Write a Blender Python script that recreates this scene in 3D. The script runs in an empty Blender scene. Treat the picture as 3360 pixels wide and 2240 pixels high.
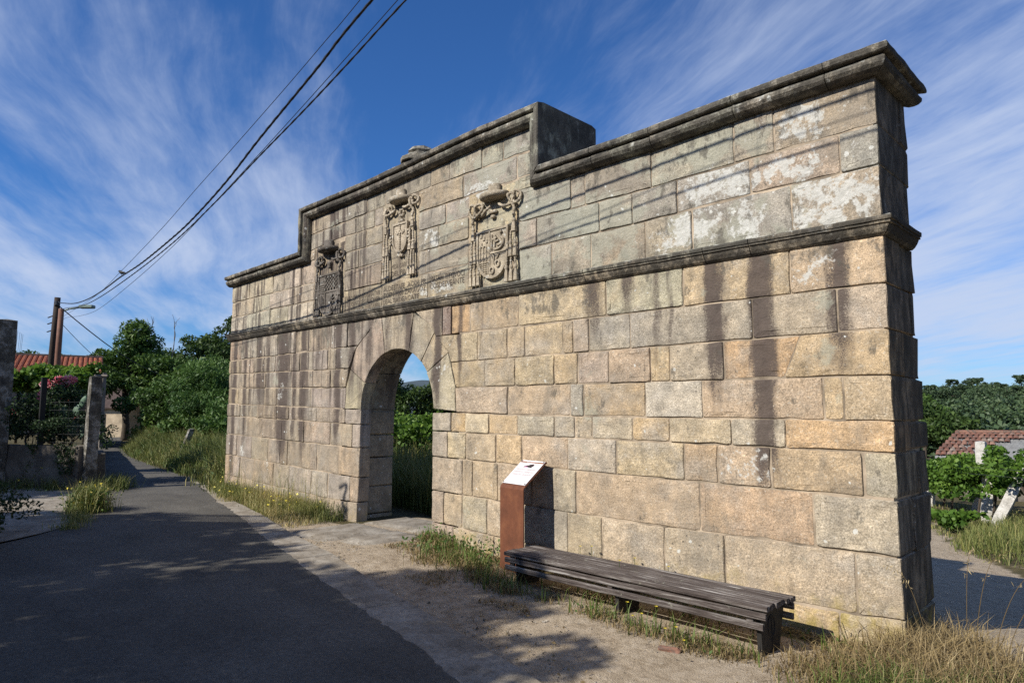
import bpy, math, random
import numpy as np
from mathutils import Vector, noise as mnoise

sc = bpy.context.scene
COL = sc.collection
R = math.radians

# ------------------------------------------------------------------ camera, sky, sun, exposure
cam_d = bpy.data.cameras.new('camera')
cam = bpy.data.objects.new('camera', cam_d)
COL.objects.link(cam)
cam_d.sensor_width = 36.0
cam_d.lens = 24.5
cam_d.clip_start = 0.05
cam_d.clip_end = 12000
cam.location = (1.78, -6.34, 1.70)
cam.rotation_euler = (R(90 + 5.92), 0, R(134.2 - 90))
sc.camera = cam

SUN_AZ, SUN_EL = 14.0, 36.0            # the light travels towards +Y, 14 degrees to +X
world = bpy.data.worlds.new('World')
sc.world = world
world.use_nodes = True


class NT:
    """small helper round a node tree"""
    def __init__(s, tree):
        s.t = tree
        tree.nodes.clear()

    def n(s, typ, ins=None, out=0, **props):
        nd = s.t.nodes.new('ShaderNode' + typ)
        for k, v in props.items():
            setattr(nd, k, v)
        for k, v in (ins or {}).items():
            sock = nd.inputs[k]
            if isinstance(v, bpy.types.NodeSocket):
                s.t.links.new(v, sock)
            else:
                sock.default_value = v
        s.last = nd
        return nd.outputs[out]

    def m(s, op, a, b=0.0, c=0.0, clamp=False):
        return s.n('Math', {0: a, 1: b, 2: c}, operation=op, use_clamp=clamp)

    def vm(s, op, a, b=(0, 0, 0)):
        return s.n('VectorMath', {0: a, 1: b}, operation=op)

    def mix(s, f, a, b, blend='MIX'):
        def c4(v):
            return v if isinstance(v, bpy.types.NodeSocket) else (tuple(v) + (1.0,))[:4]
        return s.n('Mix', {0: f, 6: c4(a), 7: c4(b)}, out=2, data_type='RGBA', blend_type=blend, clamp_factor=True)

    def noise(s, vec, scale, detail=3.0, rough=0.55, dist=0.0, out=0):
        return s.n('TexNoise', {'Vector': vec, 'Scale': scale, 'Detail': detail, 'Roughness': rough, 'Distortion': dist}, out=out)

    def step(s, v, lo, hi):
        return s.n('MapRange', {0: v, 1: lo, 2: hi, 3: 0.0, 4: 1.0}, interpolation_type='SMOOTHSTEP')

    def lin(s, v, lo, hi, a, b):
        return s.n('MapRange', {0: v, 1: lo, 2: hi, 3: a, 4: b})

    def ramp(s, f, stops, interp='LINEAR', out=0):
        o = s.n('ValToRGB', {0: f}, out=out)
        cr = s.last.color_ramp
        cr.interpolation = interp
        while len(cr.elements) < len(stops):
            cr.elements.new(0.5)
        for e, (p, c) in zip(cr.elements, stops):
            e.position = p
            e.color = (tuple(c) + (1.0,))[:4] if isinstance(c, (tuple, list)) else (c, c, c, 1)
        return o

    def comb(s, x, y, z=0.0):
        return s.n('CombineXYZ', {0: x, 1: y, 2: z})

    def sep(s, v):
        s.n('SeparateXYZ', {0: v})
        return s.last.outputs[0], s.last.outputs[1], s.last.outputs[2]

    def link(s, a, b):
        s.t.links.new(a, b)


w = NT(world.node_tree)
sky = w.n('TexSky', sky_type='NISHITA', sun_disc=False, sun_elevation=R(SUN_EL), sun_rotation=R(180 + SUN_AZ),
          altitude=100.0, air_density=1.0, dust_density=0.25, ozone_density=3.2)
dirv = w.n('TexCoord')                                          # Generated: the view direction
dx, dy, dz = w.sep(dirv)
den = w.m('ADD', w.m('MAXIMUM', dz, 0.0), 0.13)
pu, pv = w.m('DIVIDE', dx, den), w.m('DIVIDE', dy, den)
ca, sa = math.cos(R(150)), math.sin(R(150))                     # the wind draws the cirrus out along this bearing
al = w.m('ADD', w.m('MULTIPLY', pu, ca), w.m('MULTIPLY', pv, sa))
ac = w.m('SUBTRACT', w.m('MULTIPLY', pv, ca), w.m('MULTIPLY', pu, sa))
warp = w.noise(w.comb(al, ac, 3.0), 0.8, 3, 0.55)
ac2 = w.m('ADD', ac, w.m('MULTIPLY', w.m('SUBTRACT', warp, 0.5), 0.30))
big = w.noise(w.comb(w.m('MULTIPLY', al, 0.28), w.m('MULTIPLY', ac2, 0.55), 7.1), 1.0, 4, 0.55)
wisp = w.noise(w.comb(w.m('MULTIPLY', al, 0.75), w.m('MULTIPLY', ac2, 2.1), 7.7), 1.6, 9, 0.60, 0.25)
fib = w.noise(w.comb(w.m('MULTIPLY', al, 1.0), w.m('MULTIPLY', ac2, 7.0), 2.2), 2.4, 6, 0.65, 0.3)
cov = w.m('ADD', w.m('MULTIPLY', big, 1.7), w.m('ADD', w.m('MULTIPLY', wisp, 0.78), w.m('MULTIPLY', fib, 0.24)))
low = w.lin(dz, 0.0, 0.5, 0.26, 0.0)
cov = w.m('ADD', cov, low)
cmask = w.m('MULTIPLY', w.step(cov, 1.19, 1.80), 0.90)
cmask = w.m('MULTIPLY', cmask, w.step(dz, -0.01, 0.07))
skyc = w.mix(cmask, w.mix(1.0, sky, (0.46, 0.90, 1.46), 'MULTIPLY'), (6.6, 7.6, 9.8))
bg = w.n('Background', {'Color': skyc, 'Strength': 0.072})
wo = w.n('OutputWorld')if False else w.t.nodes.new('ShaderNodeOutputWorld')
w.link(bg, wo.inputs[0])

sun_d = bpy.data.lights.new('sun', 'SUN')
sun_d.energy = 5.0
sun_d.angle = R(0.53)
sun_d.color = (1.0, 0.945, 0.84)
sun = bpy.data.objects.new('sun', sun_d)
COL.objects.link(sun)
SDIR = Vector((math.sin(R(SUN_AZ)) * math.cos(R(SUN_EL)), math.cos(R(SUN_AZ)) * math.cos(R(SUN_EL)), -math.sin(R(SUN_EL))))
sun.rotation_euler = SDIR.to_track_quat('-Z', 'Y').to_euler()
sun.location = (-8, -30, 25)

sc.view_settings.view_transform = 'Standard'
sc.view_settings.look = 'None'
sc.view_settings.exposure = 0.28
sc.view_settings.gamma = 1.0
sc.view_settings.use_curve_mapping = False
sc.cycles.use_denoising = False
sc.cycles.max_bounces = 6
sc.cycles.diffuse_bounces = 3
sc.cycles.glossy_bounces = 2
sc.cycles.transmission_bounces = 3
sc.cycles.transparent_max_bounces = 4
sc.cycles.caustics_reflective = False
sc.cycles.caustics_refractive = False

rng = np.random.default_rng(7)
rnd = random.Random(11)

# ------------------------------------------------------------------ object helpers


def tag(o, label=None, cat=None, group=None, kind=None):
    if label:
        o['label'] = label
    if cat:
        o['category'] = cat
    if group:
        o['group'] = group
    if kind:
        o['kind'] = kind
    return o


def link(o, parent=None):
    COL.objects.link(o)
    if parent is not None:
        o.parent = parent
    return o


def empty(name, loc=(0, 0, 0), rz=0.0, **kw):
    o = bpy.data.objects.new(name, None)
    o.empty_display_size = 0.2
    o.location = loc
    o.rotation_euler = (0, 0, rz)
    link(o)
    return tag(o, **kw)


def mobj(name, V, F, mat, parent=None, smooth=False, **kw):
    me = bpy.data.meshes.new(name)
    me.from_pydata([tuple(map(float, v)) for v in V], [], F)
    if smooth:
        me.polygons.foreach_set('use_smooth', [True] * len(me.polygons))
    me.materials.append(mat)
    me.update()
    o = bpy.data.objects.new(name, me)
    link(o, parent)
    return tag(o, **kw)


def npobj(name, V, loops, totals, mat, parent=None, tone=None, smooth=False, **kw):
    """fast mesh from arrays; tone is one value per vertex"""
    V = np.asarray(V, np.float32)
    loops = np.asarray(loops, np.int32).ravel()
    totals = np.asarray(totals, np.int32)
    me = bpy.data.meshes.new(name)
    me.vertices.add(len(V))
    me.vertices.foreach_set('co', V.ravel())
    me.loops.add(len(loops))
    me.loops.foreach_set('vertex_index', loops)
    me.polygons.add(len(totals))
    st = np.zeros(len(totals), np.int32)
    st[1:] = np.cumsum(totals)[:-1]
    me.polygons.foreach_set('loop_start', st)
    me.polygons.foreach_set('loop_total', totals)
    if smooth:
        me.polygons.foreach_set('use_smooth', np.ones(len(totals), bool))
    me.update(calc_edges=True)
    if tone is not None:
        at = me.attributes.new('tone', 'FLOAT', 'POINT')
        at.data.foreach_set('value', np.asarray(tone, np.float32))
    me.materials.append(mat)
    o = bpy.data.objects.new(name, me)
    link(o, parent)
    return tag(o, **kw)


def copy_tree(o, parent=None):
    c = o.copy()
    COL.objects.link(c)
    c.parent = parent
    for ch in [k for k in bpy.data.objects if k.parent == o]:
        copy_tree(ch, c)
    return c


class MB:
    """collects shapes that become one mesh"""
    def __init__(s):
        s.V = []
        s.F = []

    def add(s, V, F):
        b = len(s.V)
        s.V += [tuple(v) for v in V]
        s.F += [tuple(i + b for i in f) for f in F]
        return s

    def box(s, x0, x1, y0, y1, z0, z1):
        V = [(x, y, z) for x in (x0, x1) for y in (y0, y1) for z in (z0, z1)]
        return s.add(V, [(0, 1, 3, 2), (4, 6, 7, 5), (0, 4, 5, 1), (2, 3, 7, 6), (0, 2, 6, 4), (1, 5, 7, 3)])

    def bevbox(s, c, h, b, rot=0.0, jit=0.0):
        """bevelled box: centre, half sizes, bevel"""
        V = []
        r = rnd
        for sx in (-1, 1):
            for sy in (-1, 1):
                for sz in (-1, 1):
                    for k in range(3):
                        p = [sx * h[0], sy * h[1], sz * h[2]]
                        for a in range(3):
                            if a != k:
                                p[a] -= (sx, sy, sz)[a] * b
                        p = [q + r.uniform(-jit, jit) for q in p]
                        V.append(p)
        idx = lambda sx, sy, sz, k: ((sx * 2 + sy) * 2 + sz) * 3 + k
        F = []
        for k in range(3):
            o = [a for a in range(3) if a != k]
            for sg in (0, 1):
                q = []
                for u, v in ((0, 0), (1, 0), (1, 1), (0, 1)):
                    t = [0, 0, 0]
                    t[k] = sg
                    t[o[0]] = u
                    t[o[1]] = v
                    q.append(idx(t[0], t[1], t[2], k))
                F.append(tuple(q))
        for a in range(3):
            b1, b2 = [q for q in range(3) if q != a]
            for u in (0, 1):
                for v in (0, 1):
                    t0 = [0, 0, 0]
                    t1 = [0, 0, 0]
                    t0[a] = 0
                    t1[a] = 1
                    for t in (t0, t1):
                        t[b1] = u
                        t[b2] = v
                    F.append((idx(*t0, b1), idx(*t1, b1), idx(*t1, b2), idx(*t0, b2)))
        for sx in (0, 1):
            for sy in (0, 1):
                for sz in (0, 1):
                    F.append((idx(sx, sy, sz, 0), idx(sx, sy, sz, 1), idx(sx, sy, sz, 2)))
        cs, sn = math.cos(rot), math.sin(rot)
        V = [(c[0] + p[0] * cs - p[1] * sn, c[1] + p[0] * sn + p[1] * cs, c[2] + p[2]) for p in V]
        return s.add(V, F)

    def tube(s, pts, rad, n=8, lobes=0, twist=0.0, cap=True, lobe_amp=0.18):
        P = [Vector(p) for p in pts]
        rs = rad if isinstance(rad, (list, tuple)) else [rad] * len(P)
        V = []
        F = []
        prev = None
        run = 0.0
        for i, p in enumerate(P):
            d = (P[min(i + 1, len(P) - 1)] - P[max(i - 1, 0)]).normalized()
            if prev is None:
                u = d.orthogonal().normalized()
            else:
                u = (prev - d * prev.dot(d))
                u = u.normalized() if u.length > 1e-6 else d.orthogonal().normalized()
            prev = u
            v = d.cross(u)
            if i:
                run += (P[i] - P[i - 1]).length
            for k in range(n):
                a = 2 * math.pi * k / n
                r = rs[i]
                if lobes:
                    r *= 1 + lobe_amp * math.cos(lobes * a - twist * run)
                V.append(p + u * (math.cos(a) * r) + v * (math.sin(a) * r))
        for i in range(len(P) - 1):
            for k in range(n):
                k2 = (k + 1) % n
                F.append((i * n + k, i * n + k2, (i + 1) * n + k2, (i + 1) * n + k))
        if cap:
            F.append(tuple(range(n - 1, -1, -1)))
            F.append(tuple((len(P) - 1) * n + k for k in range(n)))
        return s.add(V, F)

    def lathe(s, prof, c, n=20, sy=1.0, jit=0.0):
        V = []
        F = []
        for (r, z) in prof:
            for k in range(n):
                a = 2 * math.pi * k / n
                rr = r * (1 + rnd.uniform(-jit, jit))
                V.append((c[0] + rr * math.cos(a), c[1] + rr * math.sin(a) * sy, c[2] + z + rnd.uniform(-jit, jit) * 0.1))
        for i in range(len(prof) - 1):
            for k in range(n):
                k2 = (k + 1) % n
                F.append((i * n + k, i * n + k2, (i + 1) * n + k2, (i + 1) * n + k))
        F.append(tuple(range(n - 1, -1, -1)))
        F.append(tuple((len(prof) - 1) * n + k for k in range(n)))
        return s.add(V, F)

    def prism(s, poly, y0, y1):
        """polygon in x,z pushed from y0 (front) to y1"""
        n = len(poly)
        V = [(x, y0, z) for x, z in poly] + [(x, y1, z) for x, z in poly]
        F = [tuple(range(n)), tuple(range(2 * n - 1, n - 1, -1))]
        F += [(i, i + n, (i + 1) % n + n, (i + 1) % n) for i in range(n)]
        return s.add(V, F)

    def build(s, name, mat, parent=None, smooth=False, **kw):
        return mobj(name, s.V, s.F, mat, parent, smooth, **kw)


def catmull(pts, k=6):
    P = [np.array(p, float) for p in pts]
    P = [2 * P[0] - P[1]] + P + [2 * P[-1] - P[-2]]
    out = []
    for i in range(1, len(P) - 2):
        for j in range(k):
            t = j / k
            a, b, c, d = P[i - 1], P[i], P[i + 1], P[i + 2]
            out.append(0.5 * (2 * b + (c - a) * t + (2 * a - 5 * b + 4 * c - d) * t * t + (3 * b - a - 3 * c + d) * t ** 3))
    out.append(P[-2])
    return out


def pl(x, pts):
    return float(np.interp(x, [p[0] for p in pts], [p[1] for p in pts]))


def vnoise(x, y, z=0.0):
    return mnoise.noise(Vector((x, y, z)))


GX = [-200, -60, -20, -13, -8, -6, -4.2, -0.7, 4, 200]
GZ = [0.3, 0.12, 0.12, 0.1, 0.0, 0.0, -0.12, -0.19, -0.23, -0.3]


def sstep(t):
    t = np.clip(t, 0, 1)
    return t * t * (3 - 2 * t)


def G(x, y):
    """height of the ground"""
    x = np.asarray(x, float)
    y = np.asarray(y, float)
    b = np.interp(x, GX, GZ)
    back = np.interp(y, [1, 9, 30], [0, 1.0, 1.75]) * sstep((x + 12) / 4.0)
    far = -np.clip(y - 30, 0, 60) * 0.075 + sstep((y - 110) / 330) * 13.5
    return b - back + np.where(y > 30, far, 0) * sstep((x + 130) / 60)


def g(x, y):
    return float(G(x, y))

# ------------------------------------------------------------------ materials


def mk(name):
    m = bpy.data.materials.new(name)
    m.use_nodes = True
    return m, NT(m.node_tree)


def fin(m, t, color, rough=0.85, bump=None, bstr=0.4, bdist=0.02, metal=0.0, spec=0.3, translucent=None):
    ins = {'Base Color': color if isinstance(color, bpy.types.NodeSocket) else tuple(color) + (1.0,),
           'Roughness': rough, 'Metallic': metal, 'Specular IOR Level': spec}
    if bump is not None:
        ins['Normal'] = t.n('Bump', {'Strength': bstr, 'Distance': bdist, 'Height': bump})
    sh = t.n('BsdfPrincipled', ins)
    if translucent:
        tr = t.n('BsdfTranslucent', {'Color': color if isinstance(color, bpy.types.NodeSocket) else tuple(color) + (1.0,)})
        sh = t.n('MixShader', {0: translucent, 1: sh, 2: tr})
    o = t.t.nodes.new('ShaderNodeOutputMaterial')
    t.link(sh, o.inputs[0])
    return m


def plain(name, c, rough=0.8, nscale=8.0, var=0.25, bstr=0.3, metal=0.0, spec=0.3, stretch=None):
    m, t = mk(name)
    p = t.n('TexCoord', out=3)
    if stretch:
        p = t.n('Mapping', {0: p, 3: stretch})
    n1 = t.noise(p, nscale, 5, 0.6)
    dark = tuple(v * (1 - var) for v in c)
    lite = tuple(min(1, v * (1 + var)) for v in c)
    col = t.ramp(n1, [(0.3, dark), (0.7, lite)])
    n2 = t.noise(p, nscale * 6, 3, 0.6)
    return fin(m, t, col, rough, n2, bstr, 0.01, metal, spec)


# the streaks of run-off below the string course: (x, half width, strength, z where it fades)
STREAKS = [(-12.4, .10, .9, .5), (-11.9, .09, .75, 1.1), (-11.3, .12, .8, 1.9), (-10.95, .08, .5, 2.2), (-10.32, .26, 1.0, .9),
           (-9.92, .12, .7, 1.2), (-9.6, .13, .9, 1.0), (-9.1, .10, .45, 2.2), (-8.46, .10, .95, 1.3), (-8.05, .10, .7, 2.1),
           (-7.55, .13, .55, 2.4), (-7.05, .10, .5, 2.5), (-6.55, .11, .75, 2.5), (-5.87, .10, 1.0, 1.9), (-5.38, .06, .6, 2.2),
           (-4.95, .05, .3, 2.5), (-3.08, .11, .75, 2.72), (-2.6, .09, .6, 2.8), (-2.24, .05, .55, 2.35), (-2.07, .03, .4, 2.3),
           (-1.57, .10, .9, 1.95), (-1.09, .12, 1.1, 1.1), (-.37, .10, .85, 2.2)]
X0, X1 = -12.8, 0.2


def streak_ramp(t, xw):
    """two colour ramps over x: red = strength, green = foot of the streak"""
    outs = []
    for lo, hi, part in ((-12.8, -8.75, STREAKS[:8]), (-8.75, -4.0, STREAKS[8:16]), (-4.0, 0.2, STREAKS[16:])):
        st = []
        for x, hw, s, zb in part:
            for q, k in ((x - hw * 1.3, 0.0), (x - hw * .4, s), (x + hw * .4, s), (x + hw * 1.3, 0.0)):
                st.append(((q - lo) / (hi - lo), (k, zb / 3.3, 0.0)))
        st.sort(key=lambda e: e[0])
        r = t.ramp(t.lin(xw, lo, hi, 0, 1), st[:32])
        inside = t.m('MULTIPLY', t.m('GREATER_THAN', xw, lo), t.m('LESS_THAN', xw, hi))
        outs.append((r, inside))
    acc = None
    for r, i in outs:
        s_ = t.vm('MULTIPLY', r, t.comb(i, i, i))
        acc = s_ if acc is None else t.vm('ADD', acc, s_)
    a, b, _ = t.sep(acc)
    return a, b


def stone_material(name, carved=False, detail=True):
    m, t = mk(name)
    geo = t.n('NewGeometry')
    pos = geo
    nor = t.last.outputs[1]
    x, y, z = t.sep(pos)
    nx, ny, nz = t.sep(nor)
    t.n('ObjectInfo')
    oi = t.last
    base = oi.outputs['Color']
    alpha = oi.outputs['Alpha']
    orand = oi.outputs['Random']
    # granite: patches of tone, mineral grain, dark mica
    mid = t.noise(pos, 2.6, 4, 0.6)
    col = t.mix(t.step(mid, 0.34, 0.66), t.mix(1.0, base, (0.80, 0.78, 0.76), 'MULTIPLY'), t.mix(1.0, base, (1.12, 1.06, 0.98), 'MULTIPLY'))
    grey = t.noise(t.vm('ADD', pos, (9.3, 2.0, 4.4)), 1.7, 5, 0.65)
    col = t.mix(t.m('MULTIPLY', t.step(grey, 0.5, 0.72), 0.6), col, (0.37, 0.34, 0.30))
    rust = t.noise(t.vm('ADD', pos, (3.3, 8.0, 1.4)), 1.3, 4, 0.6)
    col = t.mix(t.m('MULTIPLY', t.step(rust, 0.56, 0.75), 0.35), col, (0.47, 0.33, 0.19))
    grain = t.noise(pos, 88, 2, 0.55)
    gmul = t.ramp(grain, [(0.28, 0.52), (0.45, 0.88), (0.56, 1.06), (0.72, 1.42)])
    col = t.mix(1.0, col, gmul, 'MULTIPLY')
    pale = t.noise(t.vm('ADD', pos, (1.1, 5.0, 7.4)), 38, 2, 0.5)
    col = t.mix(t.m('MULTIPLY', t.step(pale, 0.60, 0.70), 0.35), col, (0.62, 0.57, 0.48))
    mot = t.noise(t.vm('ADD', pos, (6.0, 2.0, 1.0)), 7.5, 9, 0.76)
    col = t.mix(1.0, col, t.ramp(mot, [(0.30, 0.50), (0.44, 0.86), (0.55, 1.05), (0.68, 1.38)]), 'MULTIPLY')
    # soot and weathering that run across the joints
    gr1 = t.noise(t.n('Mapping', {0: t.vm('ADD', pos, (4.0, 0.0, 9.0)), 3: (1.0, 1.0, 0.8)}), 1.15, 7, 0.66, 0.3)
    gr2 = t.noise(t.n('Mapping', {0: pos, 3: (2.2, 2.2, 1.0)}), 3.3, 7, 0.7)
    gzone = t.m('ADD', t.m('MULTIPLY', t.m('GREATER_THAN', z, 3.25), t.lin(x, -10.0, -8.0, -0.06, 0.055)), t.m('MULTIPLY', t.lin(x, -8.5, -5.0, 1.0, 0.0), 0.05))
    gm = t.m('MULTIPLY', t.step(t.m('ADD', t.m('ADD', t.m('MULTIPLY', gr1, 0.6), t.m('MULTIPLY', gr2, 0.45)), gzone), 0.47, 0.71), 0.62)
    col = t.mix(gm, col, t.mix(gr2, (0.12, 0.105, 0.090), (0.30, 0.265, 0.215)))
    dv = t.n('TexVoronoi', {'Vector': t.vm('ADD', pos, t.vm('MULTIPLY', t.n('TexNoise', {'Vector': pos, 'Scale': 30.0}, out=1), (0.03, 0.03, 0.03))), 'Scale': 26.0})
    dr_, dg_, db_ = t.sep(t.last.outputs['Color'])
    dots = t.m('MULTIPLY', t.m('LESS_THAN', dv, t.m('MULTIPLY', dr_, 0.30)), t.m('GREATER_THAN', dg_, 0.80))
    col = t.mix(t.m('MULTIPLY', dots, t.lin(gr1, 0.4, 0.62, 0.1, 0.75)), col, (0.07, 0.06, 0.052))
    # run-off streaks
    wob = t.noise(t.n('Mapping', {0: pos, 3: (1.6, 1.6, 0.7)}), 2.4, 4, 0.6)
    xw = t.m('ADD', x, t.m('MULTIPLY', t.m('SUBTRACT', wob, 0.5), 0.20))
    s, zb = streak_ramp(t, xw)
    zbm = t.m('MULTIPLY', zb, 3.3)
    fade = t.step(t.m('SUBTRACT', z, zbm), -0.45, 0.5)
    lower = t.m('LESS_THAN', z, 3.23)
    brk = t.noise(t.n('Mapping', {0: pos, 3: (9, 9, 1.6)}), 1.0, 6, 0.68)
    sraw = t.m('MULTIPLY', s, fade)
    rag = t.m('ADD', t.m('MULTIPLY', t.m('SUBTRACT', brk, 0.5), 1.5), t.m('MULTIPLY', t.m('SUBTRACT', grain, 0.5), 1.9))
    stain = t.m('MULTIPLY', t.step(t.m('ADD', sraw, rag), 0.08, 0.74), t.m('MULTIPLY', lower, t.step(sraw, 0.0, 0.25)))
    fine = t.noise(t.n('Mapping', {0: pos, 3: (5.2, 5.2, 0.34)}), 1.0, 7, 0.70)
    leftw = t.lin(x, -8.2, -5.6, 1.0, 0.0)
    upz = t.step(z, 0.4, 2.9)
    gen = t.m('MULTIPLY', t.step(t.m('ADD', fine, t.m('MULTIPLY', t.m('SUBTRACT', grain, 0.5), 0.12)), 0.495, 0.575), t.m('ADD', t.m('MULTIPLY', t.m('MULTIPLY', leftw, upz), 0.95), 0.05))
    upm = t.m('MULTIPLY', t.step(fine, 0.60, 0.68), t.m('MULTIPLY', t.m('GREATER_THAN', z, 3.3), 0.8))
    stain = t.m('MAXIMUM', stain, t.m('MAXIMUM', gen, upm))
    scol = t.mix(t.noise(pos, 7, 4, 0.6), (0.040, 0.032, 0.030), (0.135, 0.105, 0.090))
    stain = t.m('MULTIPLY', t.m('MINIMUM', stain, 1.0), 0.95)
    col = t.mix(stain, col, scol)
    # dark soiling along the foot of the upper wall
    soil = t.noise(pos, 3.2, 6, 0.7)
    foot = t.m('MULTIPLY', t.m('GREATER_THAN', z, 3.3), t.lin(z, 3.35, 3.75, 1.0, 0.0))
    footm = t.m('MULTIPLY', foot, t.step(soil, 0.42, 0.62))
    col = t.mix(t.m('MULTIPLY', footm, 0.72), col, (0.085, 0.080, 0.068))
    # grey-green film of lichen
    film = t.noise(t.vm('ADD', pos, (5.0, 1.0, 0.0)), 1.9, 6, 0.62)
    fz = t.m('MULTIPLY', t.m('GREATER_THAN', z, 3.3), t.m('MULTIPLY', t.lin(x, -6.8, -4.6, 0, 1), t.lin(x, -1.4, -0.4, 1, 0.2)))
    fth = t.m('SUBTRACT', 0.635, t.m('MULTIPLY', fz, 0.17))
    fm = t.m('MULTIPLY', t.step(t.m('SUBTRACT', film, fth), -0.01, 0.06), 0.52)
    col = t.mix(fm, col, t.mix(grain, (0.27, 0.275, 0.215), (0.42, 0.42, 0.345)))
    # white crusts, more where the block says so
    cr = t.noise(t.vm('ADD', pos, (0.0, 0.0, 3.1)), 6.5, 8, 0.68, 0.4)
    upw = t.m('MULTIPLY', t.m('GREATER_THAN', z, 3.3), t.lin(x, -9, -1.0, 0.02, 0.085))
    blob = None
    bw = t.m('MULTIPLY', t.m('SUBTRACT', t.noise(pos, 2.6, 5, 0.65), 0.5), 2.2)
    for (bx, bz_, rx, rz) in ((-1.55, 4.00, .50, .20), (-.42, 3.58, .42, .24), (-1.85, 3.58, .40, .22), (-1.20, 3.60, .24, .26), (-.62, 4.42, .34, .20), (-.85, 3.98, .40, .14), (-.55, 2.98, .26, .20),
                              (-11.9, .98, .22, .16), (-1.25, 1.22, .34, .22), (-10.4, 2.1, .16, .26), (-5.75, 2.35, .14, .22), (-6.05, 4.2, .28, .2), (-5.9, 3.5, .5, .10), (-5.0, 4.75, .45, .18), (-10.9, .75, .18, .14)):
        ex_ = t.m('DIVIDE', t.m('SUBTRACT', x, bx), rx)
        ez_ = t.m('DIVIDE', t.m('SUBTRACT', z, bz_), rz)
        dd_ = t.m('SQRT', t.m('ADD', t.m('MULTIPLY', ex_, ex_), t.m('MULTIPLY', ez_, ez_)))
        mm_ = t.step(t.m('ADD', dd_, bw), 1.35, 0.35)
        blob = mm_ if blob is None else t.m('MAXIMUM', blob, mm_)
    cth = t.m('SUBTRACT', t.m('SUBTRACT', t.m('SUBTRACT', 0.70, upw), t.m('MULTIPLY', blob, 0.20)), t.m('MULTIPLY', alpha, 0.05))
    cfine = t.noise(pos, 24, 5, 0.7)
    cm = t.m('MULTIPLY', t.step(t.m('ADD', t.m('SUBTRACT', cr, cth), t.m('MULTIPLY', t.m('SUBTRACT', cfine, 0.5), 0.42)), 0.0, 0.10), 0.85)
    col = t.mix(cm, col, t.mix(cfine, (0.30, 0.30, 0.27), (0.74, 0.73, 0.69)))
    vor = t.n('TexVoronoi', {'Vector': t.vm('ADD', pos, t.vm('MULTIPLY', t.n('TexNoise', {'Vector': pos, 'Scale': 22.0, 'Detail': 3.0}, out=1), (0.05, 0.05, 0.05))), 'Scale': 13.0})
    vcol = t.last.outputs['Color']
    vr, vg, vb = t.sep(vcol)
    spot = t.m('MULTIPLY', t.step(t.m('SUBTRACT', t.m('MULTIPLY', vr, 0.36), vor), 0.0, 0.06), t.m('GREATER_THAN', vg, t.m('SUBTRACT', 0.86, t.m('ADD', t.m('MULTIPLY', upw, 3.4), t.m('MULTIPLY', blob, 0.35)))))
    col = t.mix(t.m('MULTIPLY', spot, 0.8), col, (0.60, 0.60, 0.56))
    if carved:
        bl = t.noise(t.n('Mapping', {0: pos, 3: (1.5, 1.5, 0.8)}), 5.0, 7, 0.72)
        bl2 = t.noise(pos, 1.1, 3, 0.5)
        bmix = t.m('MULTIPLY', t.step(t.m('ADD', bl, t.m('MULTIPLY', bl2, 0.5)), 0.60, 0.80), 0.90)
        col = t.mix(bmix, col, (0.050, 0.046, 0.040))
    # black lichen, thickest below the mouldings
    und = t.m('MAXIMUM', t.m('MAXIMUM', t.m('MULTIPLY', t.step(z, 2.72, 3.2), t.m('LESS_THAN', z, 3.23)), t.m('MULTIPLY', t.step(z, 4.15, 4.62), t.lin(x, -4.2, -4.0, 0.0, 1.0))), t.step(z, 4.95, 5.35))
    blk = t.noise(t.n('Mapping', {0: t.vm('ADD', pos, (2.0, 0.0, 5.0)), 3: (1.3, 1.3, 0.75)}), 3.4, 9, 0.74)
    bk_m = t.step(t.m('ADD', blk, t.m('ADD', t.m('MULTIPLY', und, 0.075), t.m('MULTIPLY', t.m('GREATER_THAN', z, 3.3), 0.03))), 0.585, 0.66)
    col = t.mix(t.m('MULTIPLY', bk_m, 0.72), col, t.mix(grain, (0.045, 0.041, 0.036), (0.16, 0.145, 0.12)))
    # black crust on the end face, its shade deepened in the colour as well
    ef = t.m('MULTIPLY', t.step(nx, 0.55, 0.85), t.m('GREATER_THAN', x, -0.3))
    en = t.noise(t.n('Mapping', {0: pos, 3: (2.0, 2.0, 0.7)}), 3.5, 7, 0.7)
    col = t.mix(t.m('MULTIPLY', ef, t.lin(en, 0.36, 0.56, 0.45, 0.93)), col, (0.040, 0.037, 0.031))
    # moss and black lichen on ledges
    led = t.m('MULTIPLY', t.step(nz, 0.35, 0.8), t.step(z, 3.0, 3.2))
    lm = t.noise(t.vm('ADD', pos, (2.0, 7.0, 1.0)), 9, 6, 0.7)
    lcol = t.ramp(lm, [(0.36, (0.045, 0.042, 0.036)), (0.5, (0.15, 0.145, 0.12)), (0.57, (0.42, 0.42, 0.38)), (0.7, (0.55, 0.55, 0.5))])
    col = t.mix(t.m('MULTIPLY', led, 0.9), col, lcol)
    # damp yellow-green foot of the wall
    bz = t.m('ADD', z, t.m('MULTIPLY', t.m('SUBTRACT', soil, 0.5), 0.9))
    bm = t.m('MULTIPLY', t.step(bz, 0.22, -0.12), t.step(t.noise(pos, 5.2, 5, 0.65), 0.44, 0.6))
    col = t.mix(t.m('MULTIPLY', bm, 0.7), col, (0.30, 0.235, 0.055))
    h = t.m('ADD', t.m('MULTIPLY', t.noise(pos, 42, 4, 0.65), 1.0), t.noise(pos, 9, 5, 0.62))
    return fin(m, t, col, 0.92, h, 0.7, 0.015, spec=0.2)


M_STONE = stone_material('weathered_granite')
M_MOULD = stone_material('blackened_moulding_granite', True)

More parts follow.
